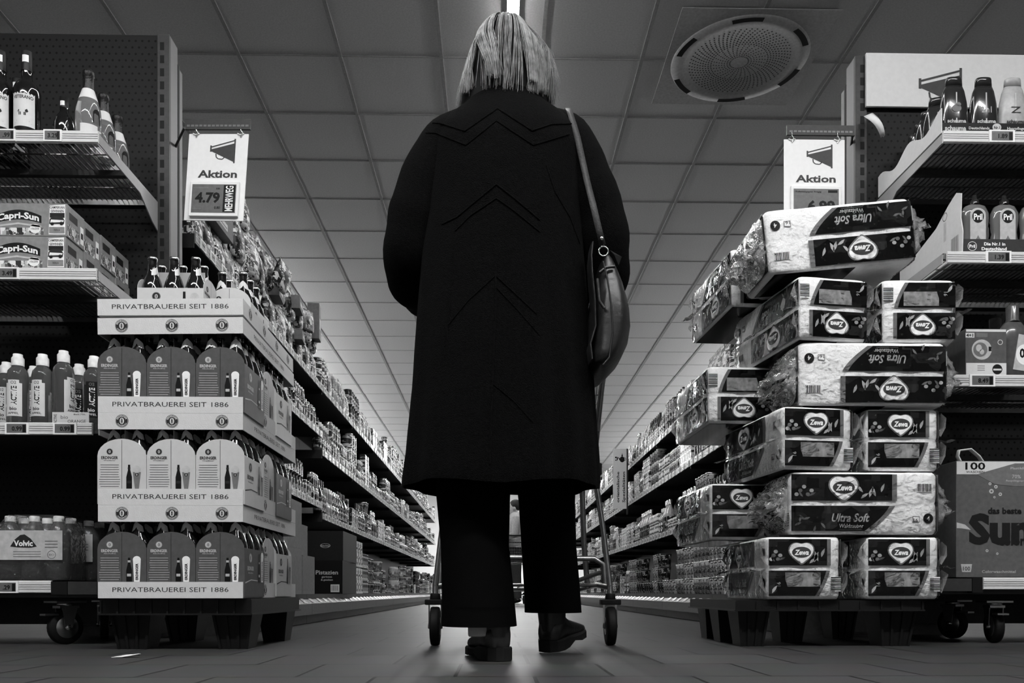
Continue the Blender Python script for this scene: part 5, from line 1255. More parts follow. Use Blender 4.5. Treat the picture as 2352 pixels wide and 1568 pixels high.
# ================================================================== shopping trolley
M_tube = mat('trolley_steel', .30, .3, 1); M_hand = mat('handle_plastic', .03, .4)
def trolley(label, loc, rz=0):
    t = thing('shopping_trolley', label, 'shopping trolley', loc, rz); W = .29
    def tb(m, pts, r=.0095): m.tube(M_tube, pts, r, 10)
    for s in (-1, 1):
        for y, nm in ((0, 'rear'), (.72, 'front')):
            x = s * (W if y == 0 else .16)
            mm = MB(); mm.M = Matrix.Translation((x, y, .064)) @ Matrix.Rotation(pi / 2, 4, 'Y')
            mm.lathe(M_black_pl, [(.0, -.015), (.052, -.016), (.062, -.014), (.064, -.008), (.064, .008), (.062, .014), (.052, .016), (0, .015)], 28); w_ = mm.build('wheel', t)
            mm = MB(); mm.M = Matrix.Translation((x, y, .064)) @ Matrix.Rotation(pi / 2, 4, 'Y'); mm.lathe(M_metal, [(0, -.024), (.008, -.024), (.012, -.017), (.03, -.0165)], 14); mm.lathe(M_metal, [(.03, .0165), (.012, .017), (.008, .024), (0, .024)], 14); mm.build('wheel_hub', w_)
            m = MB()
            for q in (-.020, .020):
                pts = [(y + a_, b_) for a_, b_ in ((-.014, .06), (.014, .06), (.022, .135), (-.022, .135))]; xx = x + q
                m.add([(xx - .0012, a, b) for a, b in pts] + [(xx + .0012, a, b) for a, b in pts], [(3, 2, 1, 0), (4, 5, 6, 7)] + [(i, (i + 1) % 4, (i + 1) % 4 + 4, i + 4) for i in range(4)], M_metal)
            m.build('caster_fork', t)
            m = MB(); m.box(M_black_pl, x - .033, x + .033, -.026 + y, .026 + y, .134, .152); m.lathe(M_black_pl, [(0, .150), (.018, .150), (.016, .172), (0, .172)], 14, cx=x, cy=y); m.build('caster_cap', t, bevel=.003)
        m = MB()
        tb(m, [(s * W, 0, .165), (s * W, .01, .20), (s * (W - .022), .03, .40), (s * (W - .042), .06, .56), (s * (W - .05), .05, .62), (s * (W - .03), -.02, .86), (s * (W - .02), -.08, .97)])
        tb(m, [(s * .16, .72, .165), (s * (W - .03), .62, .19), (s * (W - .03), .10, .20), (s * W, 0, .19)])
        tb(m, [(s * (W - .06), .14, .19), (s * (W - .075), .12, .35), (s * (W - .085), .10, .60)])
        tb(m, [(s * (W - .01), .02, .235), (s * (W - .02), .04, .245), (s * (W - .10), .10, .215), (s * (W - .115), .11, .17)], .008)
        m.build('frame_side', t)
    m = MB(); tb(m, [(-W + .015, .015, .205), (-W + .02, .018, .268), (-W + .05, .02, .288), (W - .05, .02, .288), (W - .02, .018, .268), (W - .015, .015, .205)])
    tb(m, [(-W + .03, .09, .20), (W - .03, .09, .20)], .006); tb(m, [(-W + .04, .62, .19), (W - .04, .62, .19)], .008)
    for k in range(7): m.tube(M_tube, [(-.2 + k * .0667, .09, .20), (-.17 + k * .0567, .62, .195)], .003, 6)
    m.build('lower_rack', t)
    # basket
    m = MB(); zt_, zb2 = .94, .60
    def cx(q, z): return (W - .012 - .05 * q) - (.035 * (zt_ - z) / (zt_ - zb2))
    def cyf(q): return -.015 + .88 * q
    for z, r in ((zt_, .005), (.83, .0026), (.71, .0026), (zb2, .005)):
        x0, x1 = cx(0, z), cx(1, z); y1 = .87 - (zt_ - z) * .15; y0_ = .0
        m.tube(M_tube, [(-x0, y0_, z), (x0, y0_, z), (x1, y1, z), (-x1, y1, z)], r, 6, closed=True)
    for s in (-1, 1):
        for k in range(33):
            q = k / 32; xt, xb = cx(q, zt_), cx(q, zb2); m.tube(M_tube, [(s * xt, .87 * q, zt_), (s * xb, (.87 - .063) * q, zb2)], .0016, 4)
    for k in range(23):
        q = -1 + 2 * k / 22; m.tube(M_tube, [(q * cx(0, zt_), 0, zt_), (q * cx(0, zb2), 0, zb2)], .0016, 4); m.tube(M_tube, [(q * cx(1, zt_), .87, zt_), (q * cx(1, zb2), .807, zb2)], .0016, 4)
        m.tube(M_tube, [(q * cx(0, zb2), 0, zb2), (q * cx(1, zb2), .807, zb2)], .0016, 4)
    m.build('wire_basket', t)
    m = MB(); m.tube(M_hand, [(-W + .02, -.08, .97), (-W + .03, -.10, .985), (W - .03, -.10, .985), (W - .02, -.08, .97)], .0145, 14); m.build('handle', t)
    for s in (-1, 1):
        m = MB(); m.box(M_black_pl, s * (W - .045) - .022, s * (W - .045) + .022, .0 + .03, .08, .57, .61); m.build('bumper', t, bevel=.004)
    return t
TX = .094; TY = 2.74
trolley('empty metal shopping trolley pushed by the woman in the dark coat', (TX, TY, 0))

# ================================================================== the woman in front
M_skin = mat('skin', .42, .5, noise_amt=.05); M_coat = mat('dark_coat_cloth', .0022, .9, noise_amt=.6, nscale=160, bump=1.0, bscale=420, sheen=.012, spec=.04)
M_trou = mat('black_trousers', .0015, .9, bump=.2, bscale=300, spec=.04); M_shoe = mat('black_shoe_leather', .012, .32, noise_amt=.3, bump=.15, bscale=120, spec=.6); M_sole = mat('rubber_sole', .01, .7)
PX, PY = .03, 2.20
def remesh(o, v, sm=6):
    r = o.modifiers.new('join', 'REMESH'); r.mode = 'VOXEL'; r.voxel_size = v; r.use_smooth_shade = True
    q = o.modifiers.new('smooth', 'SMOOTH'); q.iterations = sm; q.factor = .5
def head(m, c, s=1.0, fwd=1):
    """skull with face towards +Y (fwd = 1)"""
    X, Y, Z = c; E = lambda dx, dy, dz, rx, ry, rz: m.ell(M_skin, (X + dx * s, Y + dy * s * fwd, Z + dz * s), (rx * s, ry * s, rz * s))
    E(0, 0, .022, .074, .093, .092); E(0, .022, -.045, .058, .066, .068); E(0, .055, -.088, .026, .026, .022)
    E(0, .092, -.018, .011, .020, .024); E(0, .098, -.032, .015, .014, .010); E(0, .080, .018, .052, .018, .012)
    for q in (-1, 1): E(q * .040, .062, -.030, .022, .024, .020); E(q * .076, -.005, -.01, .010, .020, .032); E(q * .030, .078, .0, .013, .012, .010)
    E(0, .080, -.058, .024, .014, .006); E(0, .078, -.068, .020, .014, .007)
def hand_on_bar(m, wrist, bar, s, side):
    """fingers closed over a bar that runs along X; bar = (x, y, z) under the middle of the palm"""
    bx, by, bz = bar; r = .0085
    m.tube(M_skin, [wrist, (bx, by - .045, bz + .022), (bx, by - .012, bz + .034)], [(.024, .019), (.036, .015), (.038, .012)], 14)
    for k, (dx, ln) in enumerate(((-.030, .92), (-.010, 1.05), (.010, 1.0), (.029, .8))):
        x = bx + dx * s * -side
        R = .024; pts = [(x, by - .012, bz + .034)]
        for a in (70, 40, 5, -30, -70, -105 * ln): pts.append((x + .001 * k, by + R * cos(radians(a)) * 1.0, bz + R * sin(radians(a))))
        m.tube(M_skin, pts, [r * 1.05, r, r * 1.02, r * .95, r * .95, r * .88, r * .75], 8)
    x = bx - side * -.034
    m.tube(M_skin, [(x - side * -.004, by - .052, bz + .018), (x + side * .012, by - .035, bz - .004), (x + side * .006, by - .014, bz - .024), (x - side * .006, by + .006, bz - .027)], [.013, .012, .010, .008], 10)
body = MB()
hc = (PX - .003, 2.235, 1.592); head(body, hc)
body.tube(M_skin, [(PX, 2.20, 1.40), (PX, 2.205, 1.46), (PX, 2.225, 1.55)], [(.070, .06), (.052, .052), (.05, .055)], 16)
body.loft(M_skin, [[(PX + a * cos(t_), 2.20 + b_ * sin(t_), z) for t_ in [2 * pi * k / 24 for k in range(24)]] for a, b_, z in ((.05, .05, .80), (.15, .10, .84), (.165, .11, .92), (.13, .095, 1.06), (.15, .105, 1.22), (.165, .10, 1.36), (.12, .07, 1.43), (.04, .04, 1.45))], cap0=True, cap1=True)
HB = (TY - .10, .985)
arms = {-1: [(PX - .165, 2.20, 1.385), (-.215, 2.19, 1.20), (-.238, 2.21, 1.065), (-.205, 2.36, 1.035), (-.165, HB[0] - .085, 1.03)], 1: [(PX + .175, 2.20, 1.385), (.255, 2.19, 1.20), (.290, 2.21, 1.065), (.285, 2.36, 1.035), (.275, HB[0] - .085, 1.03)]}
for s in (-1, 1):
    body.tube(M_skin, arms[s], [.048, .042, .036, .034, .024], 14)
    hand_on_bar(body, arms[s][-1], (arms[s][-1][0] + .004, HB[0], HB[1]), 1, s)
legs = {-1: [(PX - .08, 2.20, .90), (-.07, 2.23, .62), (-.055, 2.26, .47), (-.045, 2.20, .28), (-.035, 2.14, .12), (-.035, 2.135, .06)], 1: [(PX + .08, 2.20, .90), (.125, 2.30, .62), (.14, 2.36, .47), (.16, 2.39, .28), (.172, 2.42, .13), (.172, 2.43, .07)]}
for s in (-1, 1): body.tube(M_skin, legs[s], [.085, .072, .055, .050, .036, .034], 16)
person = body.build('person'); remesh(person, .0052, 5)
tag(person, 'woman seen from behind in a long dark coat and trousers, pushing a shopping trolley', 'person')

# coat body: half widths from the outline, open cylinder from hem to collar
CR = [  # z, centre x, half width, y centre, half depth, superellipse power
 (.452, .016, .262, 2.205, .185, 2.3), (.470, .016, .263, 2.205, .186, 2.3), (.55, .020, .256, 2.205, .178, 2.3), (.71, .023, .243, 2.205, .165, 2.3), (.94, .022, .226, 2.205, .150, 2.3), (1.06, .022, .216, 2.20, .140, 2.3),
 (1.17, .026, .206, 2.195, .132, 2.2), (1.27, .030, .202, 2.195, .128, 2.2), (1.34, .034, .204, 2.195, .122, 2.2), (1.385, .036, .200, 2.197, .112, 2.1), (1.415, .037, .180, 2.20, .100, 2.0), (1.44, .036, .150, 2.205, .090, 2.0), (1.465, .034, .118, 2.21, .080, 2.0), (1.490, .032, .095, 2.215, .075, 2.0), (1.515, .030, .080, 2.22, .072, 2.0), (1.535, .030, .076, 2.22, .071, 2.0), (1.536, .030, .070, 2.22, .066, 2.0), (1.50, .030, .068, 2.22, .066, 2.0)]
def interp(z):
    for a, b in zip(CR[:-3], CR[1:-2]):
        if a[0] <= z <= b[0]:
            q = (z - a[0]) / (b[0] - a[0]); return [p + (r - p) * q for p, r in zip(a, b)]
def coat_ring(row, n=160):
    z, cx_, hw, cy_, hd, pw = row; out = []
    for k in range(n):
        a = 2 * pi * k / n; c, s_ = cos(a), sin(a)
        x = math.copysign(abs(c) ** (2 / pw), c); y = math.copysign(abs(s_) ** (2 / pw), s_)
        low = max(0, min(1, (1.12 - z) / .6)); back = max(0, -s_)
        f = 1 + low * (.018 * sin(a * 9 + .6) + .012 * sin(a * 17 + 2 + z * 3)) + .006 * noise.noise(Vector((c * 3, s_ * 3, z * 9)))
        f += -.030 * low * math.exp(-((a - 1.5 * pi - .02) / .05) ** 2) * back * 1.5
        out.append((cx_ + hw * x * f, cy_ + hd * y * (f + .03 * low * sin(a * 13)), z + (.006 * sin(a * 5) if z < .46 else 0)))
    return out
rows = []
z = CR[0][0]
while z < 1.536: rows.append(coat_ring(interp(min(z, 1.534)))); z += .0125
rows += [coat_ring(CR[-2]), coat_ring(CR[-1])]
cm = MB(); cm.loft(M_coat, rows)
def sleeve(m, path, rad, sd):
    P = [Vector(p) for p in path]; out = []
    # resample
    N = 44; L = [0]
    for a, b in zip(P, P[1:]): L.append(L[-1] + (b - a).length)
    pts = []; rr = []
    for k in range(N + 1):
        d = L[-1] * k / N; i = max(j for j in range(len(L) - 1) if L[j] <= d + 1e-9); q = (d - L[i]) / (L[i + 1] - L[i])
        pts.append(P[i].lerp(P[i + 1], q)); r_ = rad[i] + (rad[i + 1] - rad[i]) * q; rr.append(r_ * (1 + .035 * sin(k * 1.1 + sd) * (1 if k > N * .35 else .3) + .03 * noise.noise(Vector((k * .4, sd, 0)))))
    for _ in range(6): pts = [pts[0]] + [(pts[i - 1] + pts[i] * 2 + pts[i + 1]) / 4 for i in range(1, N)] + [pts[-1]]
    m.tube(M_coat, pts, rr, 32, caps=False)
    e = pts[-1]; d = (pts[-1] - pts[-3]).normalized(); m.tube(M_coat, [e, e + d * .001, e - d * .03], [rr[-1], rr[-1] * .9, rr[-1] * .86], 32, caps=False)
sleeve(cm, [(PX - .08, 2.20, 1.425), (PX - .150, 2.195, 1.385), (-.180, 2.19, 1.29), (-.216, 2.185, 1.17), (-.236, 2.19, 1.065), (-.228, 2.25, 1.02), (-.205, 2.36, 1.025), (-.172, HB[0] - .10, 1.03)], [.04, .060, .063, .064, .062, .066, .060, .052], 1)
sleeve(cm, [(PX + .09, 2.20, 1.425), (PX + .165, 2.195, 1.390), (.238, 2.19, 1.29), (.283, 2.185, 1.17), (.300, 2.19, 1.065), (.300, 2.25, 1.02), (.285, 2.36, 1.025), (.268, HB[0] - .10, 1.03)], [.04, .062, .065, .066, .062, .066, .060, .052], 4)
coat = cm.build('coat', person, 'long dark cloth coat with pointed yoke seams')
bvh = BVHTree.FromPolygons([tuple(v) for v in cm.v], cm.f)
def on_coat(px, py, off=.001):
    d = (at(px, py, 3.0) - Vector((0, 0, CAMH))).normalized(); h = bvh.ray_cast(Vector((0, 0, CAMH)), d)
    if h[0] is None: return None
    return h[0] - d * off
sm = MB()
def seam(pts, r=.0022):
    out = []
    for (a, b), (c, d) in zip(pts, pts[1:]):
        n = max(2, int(math.hypot(c - a, d - b) / 9))
        for k in range(n):
            q = on_coat(a + (c - a) * k / n, b + (d - b) * k / n)
            if q: out.append(q)
    q = on_coat(*pts[-1]); 
    if q: out.append(q)
    if len(out) > 2: sm.tube(M_coat, out, r, 6)
seam([(985, 282), (1012, 283), (1068, 301), (1105, 275), (1143, 249), (1182, 274), (1222, 300), (1268, 285), (1312, 284)]); seam([(978, 305), (1000, 305), (1070, 333), (1140, 277), (1225, 333), (1308, 308)], .0018)
seam([(1015, 515), (1050, 498), (1095, 460), (1140, 423), (1185, 458), (1240, 505)], .002); seam([(1045, 530), (1080, 495), (1140, 455), (1180, 483), (1240, 532)], .0018)
seam([(1138, 600), (1138, 700), (1134, 790), (1130, 900), (1125, 1065)], .0024); seam([(1048, 540), (1042, 620), (1032, 720), (1022, 820)], .0018); seam([(1255, 380), (1275, 440), (1310, 500), (1332, 560)], .0018)
seam([(1030, 745), (1075, 690), (1138, 632), (1190, 680), (1232, 720)], .0015); seam([(1140, 660), (1190, 712), (1240, 770)], .0012)
seam([(1130, 880), (1180, 920), (1225, 970)], .0012)
sm.build('seam', coat)
# trousers
def leg_tube(m, path, radii, n=28):
    vs = []
    for (x, y, z), (ra, rb) in zip(path, radii):
        vs.append([(x + ra * cos(2 * pi * k / n) * (1 + .015 * sin(3 * k)), y + rb * sin(2 * pi * k / n), z) for k in range(n)])
    m.loft(M_trou, vs); m.loft(M_trou, [vs[-1], [(p[0] * .93 + path[-1][0] * .07, p[1] * .93 + path[-1][1] * .07, p[2] + .001) for p in vs[-1]], [(p[0] * .93 + path[-2][0] * .07, p[1] * .93 + path[-2][1] * .07, p[2] + .05) for p in vs[-1]]])
tm = MB()
leg_tube(tm, [(PX - .06, 2.20, .93), (-.052, 2.21, .78), (-.055, 2.22, .55), (-.057, 2.215, .43), (-.052, 2.19, .30), (-.044, 2.17, .18), (-.040, 2.155, .088)], [(.115, .12), (.112, .12), (.104, .11), (.0985, .105), (.090, .10), (.094, .105), (.098, .115)])
leg_tube(tm, [(PX + .07, 2.20, .93), (.125, 2.25, .78), (.142, 2.32, .55), (.148, 2.34, .43), (.156, 2.37, .30), (.165, 2.39, .20), (.170, 2.40, .117)], [(.115, .12), (.105, .12), (.088, .10), (.080, .095), (.079, .095), (.081, .10), (.083, .108)])
tm.loft(M_trou, [[(PX + a * cos(t_), 2.20 + b_ * sin(t_), z) for t_ in [2 * pi * k / 28 for k in range(28)]] for a, b_, z in ((.145, .115, 1.02), (.168, .125, .93), (.165, .125, .85), (.10, .10, .80))], cap1=True)
tm.build('trousers', person, 'black straight trousers')
def shoe(loc, rz, rx, nm):
    o = MB(); n = 24; secs = []
    # y along the foot from heel (0) to toe
    for y, hw, top, sq in ((-.004, .012, .050, 1), (.004, .030, .085, 1), (.030, .037, .105, 1), (.070, .037, .105, 1), (.11, .038, .080, 1), (.15, .044, .066, 1), (.19, .046, .054, 1), (.225, .040, .044, 1), (.250, .025, .034, 1), (.258, .008, .026, 1)):
        ring = []
        for k in range(n):
            a = 2 * pi * k / n; c, s_ = cos(a), sin(a); zc = (top + .020) / 2; hz = (top - .016) / 2
            ring.append((hw * math.copysign(abs(c) ** .8, c), y, zc + hz * math.copysign(abs(s_) ** .85, s_)))
        secs.append(ring)
    o.loft(M_shoe, secs, cap0=True, cap1=True)
    o.loft(M_shoe, [[(r_ * cos(t_), .045 + r2 * sin(t_), z) for t_ in [2 * pi * k / 24 for k in range(24)]] for r_, r2, z in ((.036, .050, .06), (.039, .050, .10), (.042, .052, .135))])
    s_ = o.build('shoe', person); s_.location = loc; s_.rotation_euler = (rx, 0, rz)
    m = MB()
    def out(k): return [(a * k, b) for a, b in ((-.010, -.010), (-.030, .002), (-.041, .03), (-.041, .075), (-.043, .12), (-.050, .17), (-.048, .215), (-.032, .25), (-.008, .266), (.012, .266), (.034, .25), (.048, .215), (.049, .17), (.043, .12), (.041, .075), (.041, .03), (.030, .002), (.010, -.010))]
    def zb(b): return 0 if b < .085 else (.012 if b < .13 else .003)
    P = out(1); m.loft(M_sole, [[(a, b, zb(b)) for a, b in P], [(a, b, .030 if b < .085 else .022) for a, b in P], [(a * .94, b, .034 if b < .085 else .026) for a, b in P]], smooth=False, cap0=True, cap1=True)
    m.build('sole', s_); return s_
shoe((.012, 2.098, .0015), .22, 0, 'left'); shoe((.155, 2.385, .003), -.42, radians(8), 'right')

# hair: near-black shell, the shade between strands put into its colour, and strands
M_hair = mat('blond_hair', .20, .42, noise_amt=.5, nscale=55, spec=.5); M_hairb = mat('hair_shade_shell', .006, .8, noise_amt=.4)
HX, HY = .028, 2.235; ZT = 1.716
def hair_r(z, a):
    """outline of the hair at height z in direction a (0 = right, -pi/2 = to the back)"""
    q = max(0, (ZT - z)); right = max(0, cos(a)); left = max(0, -cos(a))
    T = ((0, .012, .012), (.012, .030, .028), (.035, .055, .050), (.058, .070, .068), (.081, .085, .092), (.116, .098, .116), (.162, .111, .128), (.215, .130, .131), (.3, .14, .13))
    for t0, t1 in zip(T, T[1:]):
        if t0[0] <= q <= t1[0]: u = (q - t0[0]) / (t1[0] - t0[0]); wl = t0[1] + (t1[1] - t0[1]) * u; wr = t0[2] + (t1[2] - t0[2]) * u
    dep = .110 * math.sqrt(max(0, 1 - max(0, 1 - q / .11) ** 2)) if q < .11 else .110
    side = wr * right ** 2 + wl * left ** 2; return side + dep * (sin(a) ** 2)
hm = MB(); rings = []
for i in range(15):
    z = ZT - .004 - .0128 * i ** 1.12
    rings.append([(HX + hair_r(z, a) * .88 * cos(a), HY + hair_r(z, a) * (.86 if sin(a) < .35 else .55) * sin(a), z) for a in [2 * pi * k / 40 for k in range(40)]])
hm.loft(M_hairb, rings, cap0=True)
rh = random.Random(5)
def strand(a, zend, j, curl, r0=.0011, nseg=13, lift=0):
    pts = []; cl = noise.noise(Vector((a * 4.5, 0, 3))) 
    for k in range(nseg + 1):
        q = k / nseg; z = ZT - .002 - (ZT - zend) * q ** 1.35
        aa = a + cl * .22 * q + curl * max(0, q - .55) * 1.1 + .015 * sin(q * 9 + j)
        r = hair_r(z, aa) * (1.0 + j * .05 + lift * q) + .002
        if curl and q > .8: r -= (q - .8) * .10 * abs(curl)
        pts.append((HX + r * cos(aa), HY + r * sin(aa), z))
    return pts
for i in range(2900):
    a = rh.uniform(-pi - .35, .35); back = max(0, -sin(a)); cl = noise.noise(Vector((a * 6, 1, 7)))
    kp = .05 if -2.55 < a < -1.7 else (.20 if -1.7 <= a < -1.05 else 1)  # strands thinned at the shaded back, baring the dark shell
    if rh.random() > kp * (1.25 if cl > .1 else .8): continue
    zend = 1.508 - .030 * back + rh.uniform(-.012, .014) + .02 * cl * back
    curl = noise.noise(Vector((a * 3.2, 5, 1))) * 1.3 + rh.gauss(0, .10)
    hm.tube(M_hair, strand(a, zend, rh.uniform(-1, .6), curl, lift=rh.uniform(-.03, .03)), [.0008] * 3 + [.0009] * 8 + [.0007, .0005, .0003], 3, caps=False)
for i in range(110):                      # fly-away hairs on the lit right edge
    a = rh.uniform(-.7, .3); hm.tube(M_hair, strand(a, rh.uniform(1.52, 1.62), 1.0 + rh.random() * 1.2, rh.uniform(-.5, .5), lift=rh.uniform(0, .10)), [.0004] * 14, 3, caps=False)
for i, (a0, z1, cv) in enumerate(((-2.15, 1.505, .55), (-1.9, 1.498, .42), (-2.3, 1.505, .8), (-1.2, 1.497, .30), (-1.05, 1.497, .26))):
    for j in range(34):
        hm.tube(M_hair, strand(a0 + rh.gauss(0, .035), z1 + rh.uniform(-.004, .008), .9 + rh.random() * .5, cv + rh.gauss(0, .05), lift=.03), [.0010] * 14, 3, caps=False)
hm.build('hair', person, 'shoulder-length blond hair')

# ------------------------------------------------------------------ handbag
M_bag = mat('bag_leather', .008, .42, noise_amt=.5, nscale=30, bump=.35, bscale=55, spec=.6)
BY = 2.08; tb_ = thing('handbag', 'dark leather shoulder bag hanging at the right side of the woman in the coat', 'handbag', (0, 0, 0)); B = MB(); rings = []
prof = [(840, 1362, 1398), (834, 1358, 1408), (810, 1356, 1432), (780, 1357, 1446), (745, 1358, 1452), (710, 1360, 1450), (680, 1364, 1445), (650, 1368, 1437), (625, 1372, 1428), (605, 1377, 1419), (592, 1382, 1412), (584, 1388, 1404)]
for i, (py, a, b) in enumerate(prof):
    p, q = at(a, py, BY), at(b, py, BY); hw = (q.x - p.x) / 2; cx_ = (p.x + q.x) / 2; ly = .10 + .045 * min(1, (len(prof) - 1 - i) / 6); yc = BY + .10
    if i == 0: ly *= .9
    rings.append([(cx_ + hw * math.copysign(abs(cos(t_)) ** .8, cos(t_)) * (1 + .03 * sin(5 * t_ + i)), yc + ly * math.copysign(abs(sin(t_)) ** .6, sin(t_)), p.z) for t_ in [2 * pi * k / 40 for k in range(40)]])
B.loft(M_bag, rings, cap0=True, cap1=True); B.build('bag_body', tb_)
def pxpath(pts, Y): return [at(a, b, Y) for a, b in pts]
m = MB(); m.tube(M_bag, pxpath([(1357, 572), (1356, 585), (1354, 600), (1356, 640), (1362, 700), (1364, 760), (1352, 800), (1356, 836)], BY + .02), [(.004, .05)] * 8, 10); m.build('side_flap', tb_)
m = MB(); m.tube(M_bag, pxpath([(1385, 600), (1395, 640), (1404, 700), (1408, 760), (1400, 820), (1385, 838)], BY - .046), .0022, 6); m.tube(M_bag, pxpath([(1372, 640), (1376, 690), (1388, 708)], BY - .045), .004, 6); m.build('seam', tb_)
m = MB(); m.tube(M_bag, pxpath([(1377, 626), (1392, 614), (1412, 612)], BY - .03), .004, 8); m.build('edge_band', tb_)
RG = at(1386, 577, BY - .002)
m = MB(); m.tube(M_chrome, [(RG.x + .012 * cos(a), RG.y, RG.z + .012 * sin(a)) for a in [2 * pi * k / 20 for k in range(20)]], .0022, 8, closed=True); m.build('ring', tb_)
m = MB(); p1_, p2_ = at(1400, 580, BY), at(1425, 592, BY); m.add([(p1_.x, BY, p1_.z + .006), (p2_.x + .004, BY + .01, p2_.z + .006), (p2_.x - .004, BY + .01, p2_.z - .016), (p1_.x + .010, BY - .004, p1_.z - .006)], [(0, 1, 2, 3)], M_bag); m.build('leather_tag', tb_, solid=.003)
# strap: over the shoulder, front and back
sp = []
for (a, b) in ((1384, 562), (1375, 525), (1362, 470), (1348, 415), (1336, 360), (1326, 315), (1317, 285), (1310, 262)):
    q = on_coat(a, b, .006)
    if q is None: q = at(a, b, 2.10)
    sp.append(q)
for i in range(3): sp[i] = at((1384, 1375, 1362)[i], (562, 525, 470)[i], (BY - .012, 2.065, 2.055)[i])
def hug(p, off=.005):
    l, nn, i_, d_ = bvh.find_nearest(p); v = (Vector(p) - l); nn = nn if nn.dot(Vector(p) - Vector((PX, 2.2, min(p[2], 1.3)))) > 0 else -nn
    return l + nn * off
sx = sp[-1]
top = [hug((sx.x - .004 + .004 * k, sx.y + .035 * (k + 1), sx.z + (.030, .038, .020)[k])) for k in range(3)]
front = [hug((sx.x + .012, 2.31, 1.36)), hug((sx.x + .03, 2.36, 1.25)), Vector((.262, 2.36, 1.14)), Vector((.30, 2.30, 1.05))]
path = sp + top + front
m = MB(); vs = []; n = len(path); bd = []
for i, p in enumerate(path):
    d = (path[min(i + 1, n - 1)] - path[max(i - 1, 0)]).normalized(); side = d.cross(Vector((0, -1, 0)) if i < len(sp) - 1 else (Vector((0, 0, 1)) if i < len(sp) + 2 else Vector((0, 1, 0))))
    if side.x < 0: side = -side
    side.normalize(); vs.append([p - side * .008, p + side * .008])
m.loft(mat('strap_leather', .035, .5, bump=.4), vs, closed=False); st = m.build('strap', tb_, solid=.003)
m = MB(); rv = at(1382, 547, BY - .02); m.ell(M_chrome, tuple(rv), (.005, .003, .005), 12, 6); m.build('rivet', st)

# ================================================================== distant shopper and second trolley
M_jack = mat('light_jacket', .42, .7, bump=.2); M_hd = mat('dark_hair', .02, .5); M_jean = mat('grey_trousers', .10, .7)
FX, FY = .305, 13.0; fb = MB(); fc = (FX, FY, 1.60)
hd = MB(); head(hd, (0, 0, 0)); R90 = Matrix.Translation((FX - .0, FY, 1.50)) @ Matrix.Rotation(pi / 2, 4, 'Z')
fb.v = [R90 @ v for v in hd.v]; fb.f = hd.f; fb.mi = hd.mi; fb.sm = hd.sm; fb.mats = hd.mats
fb.tube(M_skin, [(FX + .03, FY, 1.32), (FX + .01, FY, 1.48)], [.055, .05], 12)
fb.loft(M_skin, [[(FX + .03 + b_ * cos(t_), FY + a * sin(t_), z) for t_ in [2 * pi * k / 20 for k in range(20)]] for a, b_, z in ((.05, .05, .78), (.15, .11, .84), (.12, .09, 1.05), (.16, .11, 1.28), (.10, .07, 1.38))], cap0=True, cap1=True)
for s in (-1, 1):
    fb.tube(M_skin, [(FX + .03, FY + s * .17, 1.32), (FX + .02, FY + s * .20, 1.08), (FX - .18, FY + s * .15, 1.02), (FX - .28, FY + s * .13, 1.0)], [.04, .036, .03, .026], 10)
    for q in range(4): fb.tube(M_skin, [(FX - .28, FY + s * .13 + .02 * (q - 1.5), 1.005), (FX - .33, FY + s * .13 + .021 * (q - 1.5), 1.0), (FX - .345, FY + s * .13 + .02 * (q - 1.5), .975)], [.011, .009, .008], 6)
    fb.tube(M_skin, [(FX - .28, FY + s * .11, .998), (FX - .31, FY + s * .085, .985)], [.012, .009], 6)
    fb.tube(M_skin, [(FX + .02, FY + s * .09, .85), (FX + .03, FY + s * .09, .45), (FX + .05, FY + s * .09, .06), (FX - .05, FY + s * .09, .03)], [.085, .055, .04, .035], 12)
shopper = fb.build('person'); remesh(shopper, .012, 3); tag(shopper, 'distant shopper in a light jacket facing left, seen between the legs of the woman', 'person')
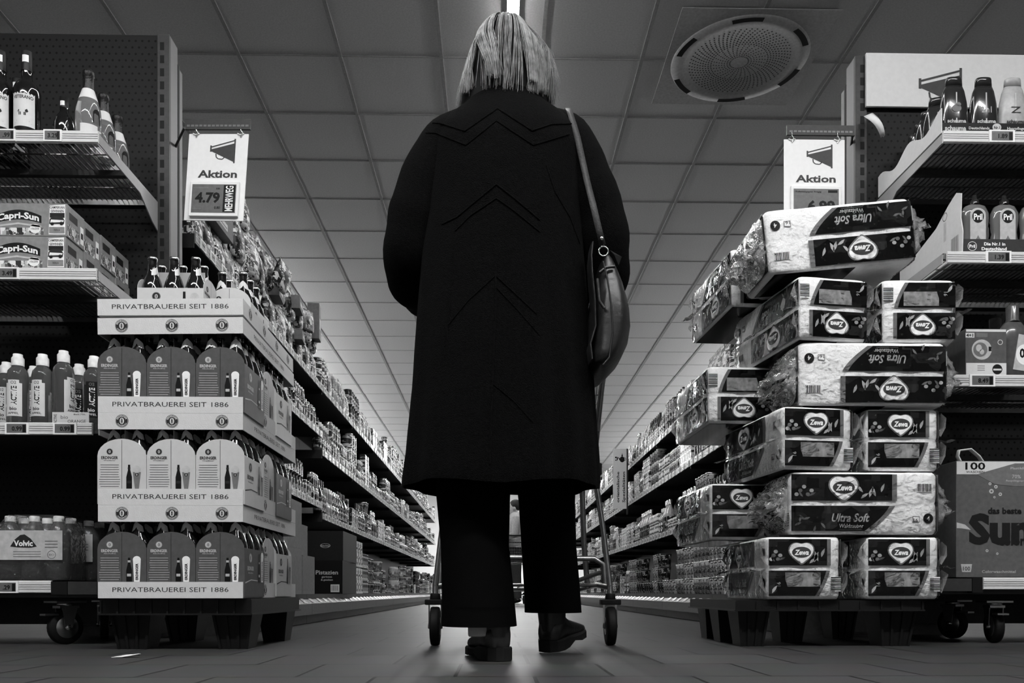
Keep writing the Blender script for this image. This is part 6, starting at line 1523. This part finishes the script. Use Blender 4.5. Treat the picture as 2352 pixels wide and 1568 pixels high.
m = MB(); m.ell(M_hd, (FX + .025, FY, 1.545), (.10, .088, .095)); m.ell(M_hd, (FX + .10, FY, 1.57), (.05, .045, .045)); m.build('hair', shopper)
m = MB(); m.loft(M_jack, [[(FX + .03 + b_ * cos(t_), FY + a * sin(t_), z) for t_ in [2 * pi * k / 24 for k in range(24)]] for a, b_, z in ((.20, .15, .86), (.185, .14, 1.05), (.20, .145, 1.25), (.17, .12, 1.36), (.07, .07, 1.43))])
for s in (-1, 1): m.tube(M_jack, [(FX + .03, FY + s * .15, 1.34), (FX + .02, FY + s * .21, 1.08), (FX - .10, FY + s * .18, 1.03), (FX - .24, FY + s * .14, 1.01)], [.06, .06, .055, .045], 14, caps=False)
m.build('jacket', shopper)
m = MB()
for s in (-1, 1): m.tube(M_jean, [(FX + .02, FY + s * .09, .90), (FX + .03, FY + s * .09, .45), (FX + .05, FY + s * .09, .08)], [.11, .08, .07], 16)
m.build('trousers', shopper)
for s in (-1, 1): m = MB(); m.ell(M_shoe, (FX - .02, FY + s * .09, .05), (.13, .045, .048)); m.build('shoe', shopper)
m = MB(); fw = MB()
t2 = trolley('second shopping trolley standing beside the distant shopper', (FX - .02, FY - 1.15, 0), 0)
# perforated dark shopping basket hanging in front of the shopper
bk = thing('shopping_basket', 'dark perforated shopping basket in the second trolley', 'basket', (FX - .02, FY - .77, .615)); m = MB(); rings = []
for z, k in ((0, .80), (.22, 1.0)): rings.append([(a * .20 * k, b * .14 * k, z) for a, b in ((-1, -1), (1, -1), (1, 1), (-1, 1))])
m.loft(M_dark, rings, smooth=False, cap0=True); 
for r_ in range(5):
    for c_ in range(11): m.rect(M_silver, lambda a, b: (a, -.14 * (.80 + .2 * b / .22) - .002, b), -.15 + c_ * .029 + (r_ % 2) * .014, -.142 + c_ * .029 + (r_ % 2) * .014, .03 + r_ * .036, .044 + r_ * .036)
m.build('basket_body', bk); m = MB(); m.tube(M_dark, [(-.18, 0, .21), (-.15, 0, .30), (.15, 0, .30), (.18, 0, .21)], .008, 8); m.build('basket_handle', bk)
